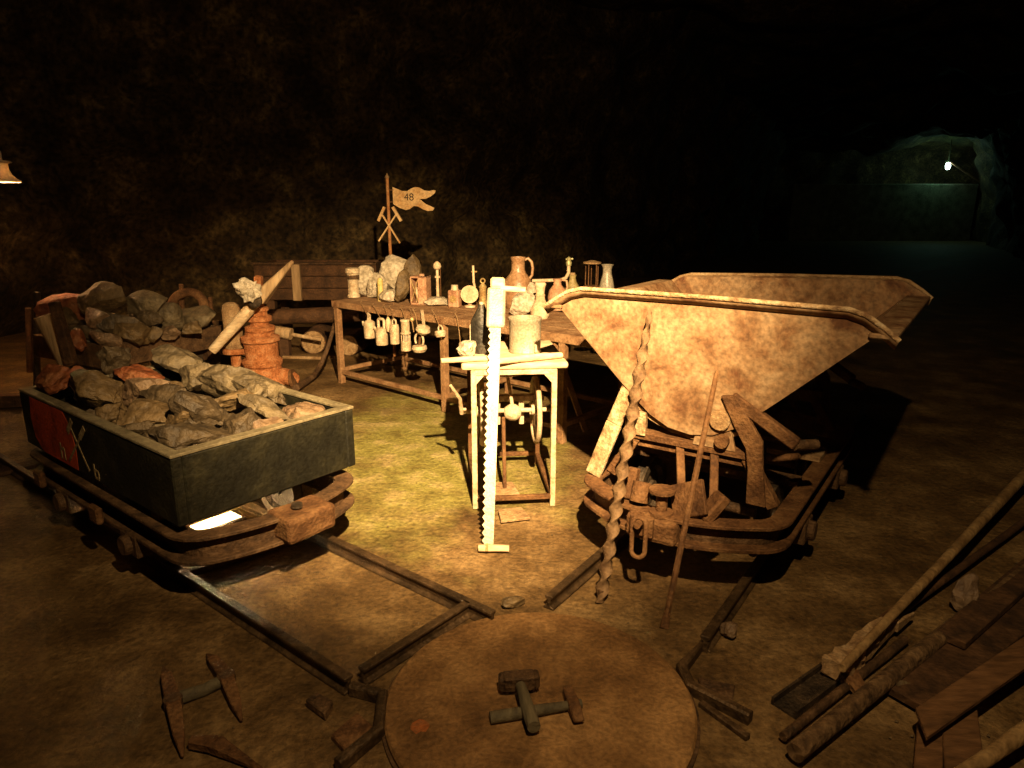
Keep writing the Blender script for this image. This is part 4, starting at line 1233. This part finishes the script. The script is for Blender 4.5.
# number 48
fc = bpy.data.curves.new('number', 'FONT')
fc.body = '48'
fc.size = .10
fc.extrude = .001
fc.align_x = 'CENTER'
fo = bpy.data.objects.new('tmp_number', fc)
COL.objects.link(fo)
dg = bpy.context.evaluated_depsgraph_get()
nm = bpy.data.meshes.new_from_object(fo.evaluated_get(dg))
bpy.data.objects.remove(fo)
no = bpy.data.objects.new('number', nm)
nm.materials.clear()
nm.materials.append(mat('dark_number_paint', [(.02, .012, .008), (.04, .025, .012), (.06, .035, .02)], 12))
COL.objects.link(no)
no.parent = ff
no.rotation_euler = (math.pi / 2, 0, 0)
x_, z_ = fpix(410.5, 200.5)
no.location = (x_, -.0085, z_)
no['label'] = 'dark number 48 painted on the flag'
# crossed hammers on the pole
for sx, ha, hb, ka, kb in ((1, (379, 241), (398, 214), (394.5, 207), (402.5, 221)), (-1, (400, 243), (383.5, 215), (386, 207), (379, 221))):
    yo = -.024 - .012 * sx
    def hp_(q_, yy):
        x2, z2 = fpix(*q_)
        return V((x2, yy, z2))
    hm = MB().bar(hp_(ha, yo), hp_(hb, yo), .014, .034, up=(0, 1, 0)).build('hammer_handle', FLAGM, fl)
    MB().bar(hp_(ka, yo), hp_(kb, yo), .026, .055, up=(0, 1, 0), w1=.026, h1=(.05 if sx > 0 else .02)).build('hammer_head', FLAGM, hm)

# ================================================================== PUMP AND ITS LEVER
pb = G(272, 383, 0)
pm = thing('hand_pump', 'orange rusted iron pump of stacked flanges behind the box of rocks', 'pump', pb)
s = mpp(pb + V((0, 0, .4)))
o = MB().lathe([(0, 0), (25 * s, 0), (25 * s, 3 * s), (20 * s, 6 * s), (18 * s, 18 * s), (20 * s, 20 * s), (20 * s, 24 * s), (16 * s, 27 * s), (16.5 * s, 42 * s), (19 * s, 44 * s), (19 * s, 48 * s), (14 * s, 50 * s), (14 * s, 53 * s)], 28, (-8 * s, 0, 0), jit=.09).build('pump_body', PUMPM, pm, smooth=40)
o = MB().lathe([(13 * s, 53 * s), (14.5 * s, 55 * s), (14.5 * s, 58 * s), (9 * s, 60 * s), (9 * s, 63 * s), (12 * s, 64 * s), (12 * s, 68 * s), (8 * s, 70 * s), (8 * s, 73 * s), (9.5 * s, 74 * s), (9.5 * s, 77 * s), (6 * s, 78 * s), (6 * s, 86 * s), (0, 86 * s)], 24, (-7 * s, 0, 0), jit=.07).build('upper_flanges', PUMPM, pm, smooth=40)
MB().bar((-7 * s, 0, 84 * s), (-4 * s, 0, 108 * s), 9 * s, 7 * s).build('fork', PUMPM, pm, bevel=.01)
cy = MB().lathe([(0, 0), (9 * s, 0), (9.6 * s, 3 * s), (9 * s, 5 * s), (9 * s, 38 * s), (8 * s, 43 * s), (5 * s, 45.5 * s), (0, 46 * s)], 22, (-35 * s, .02, 36 * s), jit=.03).build('air_chamber', RUSTLT, pm, smooth=60)
MB().lathe([(0, 31 * s), (12 * s, 31 * s), (12 * s, 36 * s), (0, 36 * s)], 20, (-35 * s, .02, 0)).build('chamber_flange', PUMPM, pm, smooth=35)
MB().bar((-35 * s, .02, 33 * s), (-12 * s, 0, 33 * s), 14 * s, 6 * s).build('chamber_arm', PUMPM, pm, bevel=.01)
MB().tube([(-35 * s, .02, 0), (-35 * s, .02, 31 * s)], 5 * s, 12).build('chamber_foot', PUMPM, pm)
MB().tube([(8 * s, -.02, 8 * s), (18 * s, -.05, 8 * s), (26 * s, -.10, 6 * s)], [9 * s, 8 * s, 7 * s], 14).build('outlet', PUMPM, pm, smooth=50)
MB().lathe([(0, 0), (10 * s, 0), (10 * s, 3 * s), (0, 3 * s)], 18, (24 * s, -.1, 6.5 * s), Matrix.Rotation(R(80), 3, 'Y')).build('outlet_flange', RUST, pm)
# lever plank through the fork
lc = pb + V((0, -.17, 0))
l0, l1 = D(212, 351, lc.y - .12), D(293, 261, lc.y + .12)
lv = thing('pump_lever', 'long pale tapering wooden lever lying slanted across the pump top', 'lever', (l0 + l1) / 2)
mid = (l0 + l1) / 2
dd = l1 - mid
MB().tube([-dd, -dd * .6, -dd * .08], [.040, .047, .052], 12).build('thick_end', WOODP, lv, smooth=40)
MB().bar(dd * .12 + V((0, .03, 0)), dd, .12, .17, w1=.03, h1=.03, up=(0, -1, 0)).build('thin_end', WOOD, lv, bevel=.01)
MB().bar(-dd * .2, dd * .3, .09, .09, up=(0, -1, 0)).build('middle', WOOD, lv, bevel=.01)
# rag over the middle
bm = bmesh.new()
bmesh.ops.create_icosphere(bm, subdivisions=4, radius=.10)
for v in bm.verts:
    n_ = noise.fractal(v.co * 13, .8, 2, 3)
    v.co = V((v.co.x * 1.0, v.co.y * .85, v.co.z * .8)) + v.co.normalized() * n_ * .055
me = bpy.data.meshes.new('rag')
bm.to_mesh(me)
bm.free()
me.materials.append(CLOTH)
o = bpy.data.objects.new('rag', me)
o.location = D(249, 290, lc.y - .16)
COL.objects.link(o)
tag(o, 'crumpled whitish rag tied around the middle of the pump lever', 'rag')
o = MB().lathe([(0, 0), (.05, 0), (.06, .02), (.06, .05), (.04, .06), (0, .06)], 16, (0, 0, 0), Matrix.Rotation(R(90), 3, 'X')).build('lever_strap', IRON, lv, loc=(.07, -.09, .06))
# hose from the pump outlet up to the table
hp = [G(296, 388, .06), G(304, 383, .05), G(314, 376, .06), D(322, 362, 6.2), D(328, 347, 6.3), D(333, 330, 6.42), D(336, 318, 6.6), D(338, 318, 6.8)]
o = MB().tube(hp, [.032, .03, .026, .022, .02, .018, .016, .016], 10).build('hose', RUSTDK, smooth=60)
tag(o, 'curved dark hose rising from the pump outlet to the table end', 'hose')

# ================================================================== OLD CART, LOGS AND BOARDS BEHIND THE TABLE
Yc = 8.5
c0, c1 = D(257, 300, Yc), D(378, 300, Yc)
ct = D(257, 264, Yc)
ca = thing('old_cart', 'dark wooden cart body with pale upright post behind the pump', 'cart', ((c0.x + c1.x) / 2, Yc, 0))
w, zb_, zt2 = c1.x - c0.x, c0.z, ct.z
for i in range(3):
    z0 = zb_ + (zt2 - zb_) * i / 3
    MB().box((0, 0, z0 + (zt2 - zb_) / 6), (w, .04, (zt2 - zb_) / 3 - .008)).build('side_board', WOODDK, ca, bevel=.004)
for x in (-w / 2 + .03, w / 2 - .03):
    MB().box((x, .35, (zb_ + zt2) / 2), (.04, .7, zt2 - zb_)).build('end_board', WOODDK, ca, bevel=.004)
MB().box((0, .7, (zb_ + zt2) / 2), (w, .04, zt2 - zb_)).build('side_board', WOODDK, ca, bevel=.004)
MB().box((0, .35, zb_ + .02), (w - .05, .66, .04)).build('bottom_board', WOODDK, ca)
MB().box((D(298, 282, Yc).x - (c0.x + c1.x) / 2, -.05, (zb_ + zt2) / 2), (.10, .05, zt2 - zb_)).build('post', WOOD, ca, bevel=.004)
MB().box((0, -.03, zt2 + .01), (w + .02, .09, .02)).build('top_strip', RUSTDK, ca)
for x in (-w / 2 + .15, w / 2 - .15):
    for y in (.08, .62):
        MB().box((x, y, zb_ / 2), (.1, .1, zb_)).build('leg', WOODDK, ca)
def log(label, a, b, r, m=WOODDK, name='log'):
    a, b = V(a), V(b)
    t = thing(name, label, 'log', (a.x, a.y, a.z))
    d = b - a
    n = 10
    pth = [d * (i / n) for i in range(n + 1)]
    o = MB().tube(pth, [r * (1 + .05 * noise.noise(V((i * .7, r * 40, a.x)))) for i in range(n + 1)], 18).build('trunk', m, t, smooth=50)
    e = MB().lathe([(0, 0), (r * .93, 0), (r * .93, .006), (r * .5, .008), (0, .008)], 18, (0, 0, 0), (-d).to_track_quat('Z', 'Y').to_matrix()).build('cut_end', mat('log_end_grain', [(.17, .10, .045), (.30, .19, .09), (.38, .25, .13)], 20, .85, 0, .4), t)
    return t
r_ = .135
a = D(313, 337, 7.6)
log('short log with its pale round cut end facing the camera under the cart', (a.x, a.y, r_), (a.x - .05, a.y + .75, r_), r_)
a = D(348, 340, 7.5)
log('log seen below the table end, right of the pale cut log end', (a.x, a.y, .12), (a.x + .15, a.y + .8, .12), .12)
a = D(268, 318, 7.9)
log('long dark log lying crosswise above the cut log under the cart', (a.x, 7.95, .36), (a.x + 1.05, 7.95, .40), .09)
a = D(284, 332, 7.4)
o = MB().bar((a.x, a.y, .22), (a.x + .42, a.y + .03, .17), .04, .05).build('board', WOOD, bevel=.004)
o2 = MB().box((a.x + .0, a.y, .1), (.08, .08, .2))
b = thing('mallet', 'wooden mallet with pale head lying by the cut log end', 'mallet', (a.x, a.y - .02, .0))
bpy.data.objects.remove(o)
MB().tube([(-.09, 0, .30), (.09, -.02, .27)], [.06, .065], 14).build('head', WOOD, b, smooth=40)
MB().tube([(.05, 0, .27), (.40, .02, .20)], .02, 8).build('handle', WOOD, b, smooth=40)
MB().box((0, .03, .11), (.1, .1, .22)).build('rest_block', WOODDK, b)
o = MB().bar(G(283, 357, .02), G(322, 358, .02), .04, .03).build('floor_bar', RUSTLT, bevel=.003)
tag(o, 'thin pale bar lying on the floor right of the pump', 'bar')

# ================================================================== REAR CAR WITH ROCKS
ra, rb = V((-3.33, 5.55, 0)), V((-2.72, 6.62, 0))
dx = (rb - ra).normalized()
dy = V((-dx.y, dx.x, 0))
ang = math.degrees(math.atan2(dx.y, dx.x))
Lr, Wr = (rb - ra).length + .1, 1.05
rc = thing('rock_cart', 'low dark flat cart piled with stones by the cave wall', 'cart', ra, R(ang))
MB().box((Lr / 2, .02, .40), (Lr, .04, .2)).build('side_panel', RUSTDK, rc, bevel=.004)
MB().box((Lr / 2, Wr - .02, .40), (Lr, .04, .2)).build('side_panel', RUSTDK, rc, bevel=.004)
MB().box((.02, Wr / 2, .40), (.04, Wr - .08, .2)).build('end_panel', RUSTDK, rc, bevel=.004)
MB().box((Lr - .02, Wr / 2, .40), (.04, Wr - .08, .2)).build('end_panel', RUSTDK, rc, bevel=.004)
MB().box((Lr / 2, Wr / 2, .315), (Lr - .08, Wr - .08, .03)).build('bottom_panel', RUSTDK, rc)
for x in (.25, Lr - .25):
    MB().tube([(x, .08, .15), (x, Wr - .08, .15)], .025, 10).build('axle', IRON, rc)
    MB().bar((x, .1, .24), (x, Wr - .1, .24), .08, .14).build('bolster', WOODDK, rc)
    for y in (.2, Wr - .2):
        MB().lathe([(0, -.025), (.15, -.025), (.15, .025), (0, .025)], 20, (x, y, .15), Matrix.Rotation(R(90), 3, 'X')).build('wheel', IRON, rc, smooth=35)
# px, py, w, h, depth, material, label
RR = [
    (72, 307, 56, 22, .74, R_RED, 'long orange-brown stone lying on top at the left of the rear cart'),
    (103, 299, 42, 28, .82, R_TAN, 'topmost rough pale stone in the pile on the rear cart'),
    (146, 305, 42, 24, .76, R_GREY, 'grey stone on top of the pile right of the topmost one'),
    (97, 318, 26, 20, .70, R_PINK, 'pinkish rounded stone under the orange-brown one on the rear cart'),
    (66, 322, 34, 24, .62, R_TAN, 'tan stone at the left middle of the rear cart'),
    (79, 341, 18, 20, .52, R_RED, 'small orange stone at the near edge of the rear cart'),
    (105, 340, 28, 16, .54, R_PINK, 'flat pinkish stone at the near edge of the rear cart'),
    (131, 332, 40, 22, .58, R_TAN, 'tan stone in the middle of the rear cart near its edge'),
    (154, 334, 18, 14, .54, R_TAN, 'small round tan stone near the middle edge of the rear cart'),
    (171, 332, 20, 14, .54, R_PINK, 'small pinkish stone beside the round tan one on the rear cart'),
    (170, 318, 28, 26, .62, R_GREY, 'upright grey stone near the iron ring on the rear cart'),
    (198, 318, 40, 22, .60, R_GREY, 'flat grey stone under the iron ring on the rear cart'),
    (192, 328, 20, 16, .55, R_TAN, 'small tan stone at the right end of the rear cart edge'),
    (150, 320, 26, 18, .64, R_DARK, 'dark stone in the hollow of the pile on the rear cart'),
    (118, 322, 34, 20, .66, R_DARK, 'dark stone below the topmost stone on the rear cart'),
    (88, 332, 26, 18, .58, R_DARK, 'dark stone between the small orange and the pinkish rounded stone'),
]
for i, (px, py, wp, hp, z, m, lb) in enumerate(RR):
    c = G(px, py, z)
    s = mpp(c)
    rock('stone', lb, c, (wp * s * .95, max(hp, wp * .6) * s * .85, hp * s * .98), (random.uniform(-.2, .2), random.uniform(-.25, .25), random.uniform(-.5, .5)), 210 + i, m, 'stone', 'stones on the rear cart')
for i in range(8):
    u, v = .2 + (i % 4) * .29, .3 + (i // 4) * .42
    c = ra + dx * u + dy * v + V((0, 0, .45))
    rock('stone', 'stone of the bottom layer in the rear cart, mostly hidden', c, (.3, .28, .24), (.1 * i, .2, i), 250 + i, R_DARK, 'stone', 'bottom layer of stones in the rear cart')  # dark rock colour paints the shade into gaps of the pile
# iron ring, sticks and posts
c = D(176 + 12, 307, 6.75)
o = bpy.data.objects.new('iron_ring', MB().tube([(.15 * math.cos(2 * math.pi * i / 28), 0, .15 * math.sin(2 * math.pi * i / 28)) for i in range(28)], [.045] * 28, 10, closed=True).mesh('iron_ring', 60))
o.data.materials.append(RUST)
o.location = c
o.rotation_euler = (R(-25), 0, R(10))
COL.objects.link(o)
tag(o, 'thick brown iron ring standing among the stones of the rear cart', 'ring')
def post(label, a, b, r0, r1, m, name='post', square=False):
    a, b = V(a), V(b)
    if square:
        o = MB().bar(V((0, 0, 0)), b - a, r0 * 2, r0 * 2, w1=r1 * 2, h1=r1 * 2, up=(0, -1, 0)).build(name, m, bevel=.006, loc=a)
    else:
        o = MB().tube([V((0, 0, 0)), (b - a) * .5, b - a], [r0, (r0 + r1) / 2, r1], 10).build(name, m, smooth=50, loc=a)
    return tag(o, label, name.replace('_', ' '))
post('thin upright stick with knobbed tip behind the iron ring', D(183, 322, 6.9), D(181, 284, 6.9), .025, .022, RUST, 'stake')
post('short upright stick right of the iron ring', D(212, 318, 6.8), D(210, 297, 6.8), .022, .02, RUST, 'stake')
a = G(37, 386, 0)
post('black upright iron stanchion left of the rear cart', a, D(37, 292, a.y), .03, .026, IRON, 'stanchion')
a = G(70, 368, .0)
post('pale crooked wooden prop leaning left beside the rear cart', D(68, 366, 5.3), D(42, 316, 5.25), .055, .06, WOOD, 'wooden_prop')
post('dark squared timber leaning left in front of the stones', D(72, 364, 5.15), D(54, 302, 5.2), .036, .032, WOODDK, 'timber_prop', True)
post('thin dark stake behind the black stanchion', G(30, 372, 0), D(28, 308, G(30, 372, 0).y), .03, .025, WOODDK, 'stake')
# low dark rail stack left of it
o = MB().bar(G(-20, 402, .06), G(60, 398, .06), .1, .1).build('floor_beam', WOODDK, bevel=.006)
tag(o, 'dark beam lying on the floor at the left edge before the stanchion', 'beam')

# ================================================================== TIMBER AND IRON PILE, FRONT RIGHT
def pole(name, label, a, b, r0, r1, m, cat='pole', seg=12):
    a, b = V(a), V(b)
    n = 14
    pth = [(b - a) * (i / n) + V((0, 0, .006 * noise.noise(V((i * .35, a.x * 3, 0))))) for i in range(n + 1)]
    o = MB().tube(pth, [r0 + (r1 - r0) * i / n for i in range(n + 1)], seg).build(name, m, smooth=50, loc=a)
    return tag(o, label, cat)
POLEW = mat('ochre_pole_wood', [(0.153, 0.086, 0.032), (0.261, 0.1591, 0.064), (0.342, 0.2236, 0.096)], 7, .8, 0, .4, 40)
pole('wooden_pole', 'long smooth wooden pole with iron shoe, outermost of the pile at right', G(842, 668, .13), G(1060, 438, .16), .014, .034, POLEW)
# iron shoe at its foot
sh0, sh1 = G(836, 671, .055), G(889, 621, .06)
sh = thing('iron_shoe', 'pale corroded forked iron shoe at the lower end of the long pole', 'iron fitting', (sh0.x, sh0.y, 0))
o3 = V((sh0.x, sh0.y, 0))
dirp = (sh1 - sh0).normalized()
sidep = V((dirp.y, -dirp.x, 0))
a3, b3 = sh0 - o3, sh1 - o3
o = MB().bar(a3, a3.lerp(b3, .3), .10, .05, w1=.085).bar(a3.lerp(b3, .3), b3, .075, .045, w1=.06, h1=.04).build('socket', RUSTLT, sh, bevel=.012, seg=2)
rough_up(o, .02, 22, 3, 5)
MB().bar(b3 + sidep * .03 - dirp * .02, b3 + sidep * .045 + dirp * .12, .022, .045, w1=.008, h1=.02).build('prong', RUSTLT, sh, bevel=.003)
MB().bar(b3 - sidep * .02 - dirp * .02, b3 - sidep * .025 + dirp * .10, .02, .04, w1=.008, h1=.02).build('prong', RUST, sh, bevel=.003)
o = MB().bar(a3 + sidep * .03 + dirp * .02, a3 + sidep * .11 - dirp * .02 + V((0, 0, -.03)), .07, .03, w1=.04, h1=.02).build('lug', RUST, sh, bevel=.003)
o = MB().sweep([(-.045, 0), (.045, 0), (.045, .03), (.036, .03), (.036, .009), (-.036, .009), (-.036, .03), (-.045, .03)], [G(783, 712, .002), G(838, 672, .002)]).build('channel_bar', IRON)
tag(o, 'short dark iron channel with rivets in front of the iron shoe', 'iron bar')
PIPEM = mat('crusted_iron_pipe', [(0.0595, 0.032, 0.0135), (0.1275, 0.072, 0.0315), (0.1955, 0.12, 0.0562)], 16, .9, .1, .9, 40)
pole('iron_pipe', 'long thick crusted iron pipe running diagonally through the pile', G(795, 753, .05), G(1075, 530, .05), .028, .032, PIPEM, 'pipe', 16)
pole('iron_pipe', 'thinner dark pipe lying along the upper side of the thick crusted pipe', G(783, 737, .03), G(905, 640, .03), .014, .016, RUSTDK, 'pipe')
pole('wooden_pole', 'slim pole between the outermost pole and the thick pipe', G(886, 622, .05), G(1060, 495, .06), .014, .018, WOODDK)
def board(name, label, a, b, w, h, m, cat='board', up=(0, 0, 1), cut=0.0):
    a, b = V(a), V(b)
    t = (b - a)
    L = t.length
    t.normalize()
    s_ = t.cross(V(up)).normalized()
    u_ = s_.cross(t)
    pl = [(cut, -w / 2), (L, -w / 2), (L, w / 2), (0, w / 2)]
    M_ = Matrix((t, s_, u_)).transposed()
    o = MB().prism(pl, -h / 2, h / 2, M_).build(name, m, bevel=.003, loc=a)
    return tag(o, label, cat)
board('plank', 'reddish plank with slanted cut end lying over other boards at bottom right', G(912, 730, .10), G(1070, 622, .12), .085, .018, WOODRED, cut=.09)
board('plank', 'short dark red board under the slanted plank end', G(966, 790, .05), G(958, 708, .05), .10, .03, WOODRED)
board('plank', 'narrow dark red board left of the other one at bottom edge', G(926, 800, .04), G(930, 728, .04), .07, .03, WOODRED)
pole('wooden_pole', 'mossy pale branch at the bottom right corner', G(945, 785, .08), G(1050, 715, .10), .018, .028, POLEW)
board('plank', 'dark flat board lying between the thick pipe and the slanted plank', G(905, 700, .03), G(1060, 585, .03), .14, .03, WOODDK)
board('plank', 'dark brown board behind the slim pole at the right edge', G(950, 640, .066), G(1060, 545, .066), .10, .03, WOODDK)
settle(rock('stone', 'small stub of broken brown wood standing between the pipes at right', G(966, 598, .07), (.09, .07, .14), (0, .3, .4), 401, R_PINK, 'stub'), .001)
settle(rock('stone', 'small brown stone beside the right guide bar', G(729, 634, .02), (.075, .06, .05), (0, 0, .3), 402, R_PINK), .001)
settle(rock('stone', 'small flat stone at the far rim of the turntable', G(512, 604, .015), (.09, .05, .035), (0, 0, .2), 403, R_TAN), .001)
settle(rock('stone', 'little stone chip between the thick pipe and the plank', G(905, 688, .03), (.07, .05, .05), (0, 0, .2), 404, R_TAN), .001)

# ================================================================== LAMP AT THE LEFT EDGE
wlp = D(-2, 166, 6.3)
hl_ = thing('hanging_lamp', 'bell-shaped cream lampshade hanging at the left edge of the picture', 'lamp', wlp)
s = mpp(wlp)
ENAM = mat('cream_enamel', [(.72, .62, .48), (.8, .72, .6), (.82, .75, .63)], 6, .4, 0, .05, 40)
def translucent(m):
    N, L = m.node_tree.nodes, m.node_tree.links
    b_ = N['Principled BSDF']
    tr = N.new('ShaderNodeBsdfTranslucent')
    tr.inputs[0].default_value = (.75, .62, .45, 1)
    mx = N.new('ShaderNodeMixShader')
    mx.inputs[0].default_value = .35
    L.new(b_.outputs[0], mx.inputs[1])
    L.new(tr.outputs[0], mx.inputs[2])
    L.new(mx.outputs[0], N['Material Output'].inputs['Surface'])
translucent(ENAM)
pr = [(2 * s, 6 * s), (11 * s, 5 * s), (12.5 * s, 3.6 * s), (8.5 * s, 2.4 * s), (8.8 * s, -3 * s), (10.5 * s, -8 * s), (14 * s, -12 * s), (17.5 * s, -14 * s), (17.5 * s, -15.4 * s)]
MB().lathe(pr + [(r - .006, z - .002) for r, z in reversed(pr)], 28).build('shade', ENAM, hl_, smooth=50)
MB().lathe([(0, 4 * s), (4.5 * s, 4 * s), (4.5 * s, 14 * s), (2 * s, 16 * s), (0, 16 * s)], 16).build('socket', ENAM, hl_, smooth=35)
MB().tube([(0, 0, 15 * s), (0, 0, 5.15 - wlp.z)], .008, 8).build('cable', IRON, hl_)
MB().lathe([(0, -9 * s), (3 * s, -8 * s), (4 * s, -4 * s), (2 * s, 1 * s), (0, 2 * s)], 14).build('bulb', emit('dim_bulb', (1, .6, .25), 3.0), hl_, smooth=60)
lamp('hanging_lamp_light', 'POINT', wlp + V((0, 0, -.12)), 65, (1, .52, .2), None, .03)

# ================================================================== LAMP AT THE TUNNEL END
tl = D(948, 166, 33.45)
tln = thing('tunnel_lamp', 'small glowing greenish-white lamp at the end of the dark tunnel', 'lamp', tl)
MB().lathe([(0, -.16), (.08, -.14), (.11, 0), (.08, .14), (0, .16)], 16).build('bulb', emit('green_white_glow', (.75, 1.0, .9), 14.0), tln, smooth=60)
MB().box((.0, .0, .2), (.2, .2, .08)).build('cap', IRON, tln, bevel=.01)
MB().bar((.0, 0, .22), (2.2, .4, -.9), .06, .06).build('bracket_arm', RUSTLT, tln)
MB().tube([(0, 0, .2), (0, 0, 2.2)], .02, 6).build('cable', IRON, tln)
lamp('tunnel_lamp_light', 'POINT', tl + V((-.35, -.15, .1)), 24, (.36, 1.0, .62), None, .08)

# ================================================================== LOOSE GRIT
def grit():
    rnd = random.Random(5)
    b = MB()
    for i in range(300):
        x = rnd.uniform(-2.6, 2.6)
        y = rnd.uniform(1.7, 5.6)
        r = rnd.uniform(.002, .007)
        if (V((x, y, 0)) - DISC).length < .55:
            continue
        o = V((x, y, r * .5))
        vs_ = [o + V((r * rnd.uniform(.7, 1.3) * dx_, r * rnd.uniform(.7, 1.3) * dy_, r * .7 * dz_)) for dx_, dy_, dz_ in ((1, 0, 0), (0, 1, 0), (-1, 0, 0), (0, -1, 0), (0, 0, 1), (0, 0, -1))]
        b.add(vs_, [(0, 1, 4), (1, 2, 4), (2, 3, 4), (3, 0, 4), (1, 0, 5), (2, 1, 5), (3, 2, 5), (0, 3, 5)])
    o = b.build('grit', R_TAN)
    o['kind'] = 'stuff'
    tag(o, 'fine pale grit scattered over the dirt floor', 'grit')
grit()
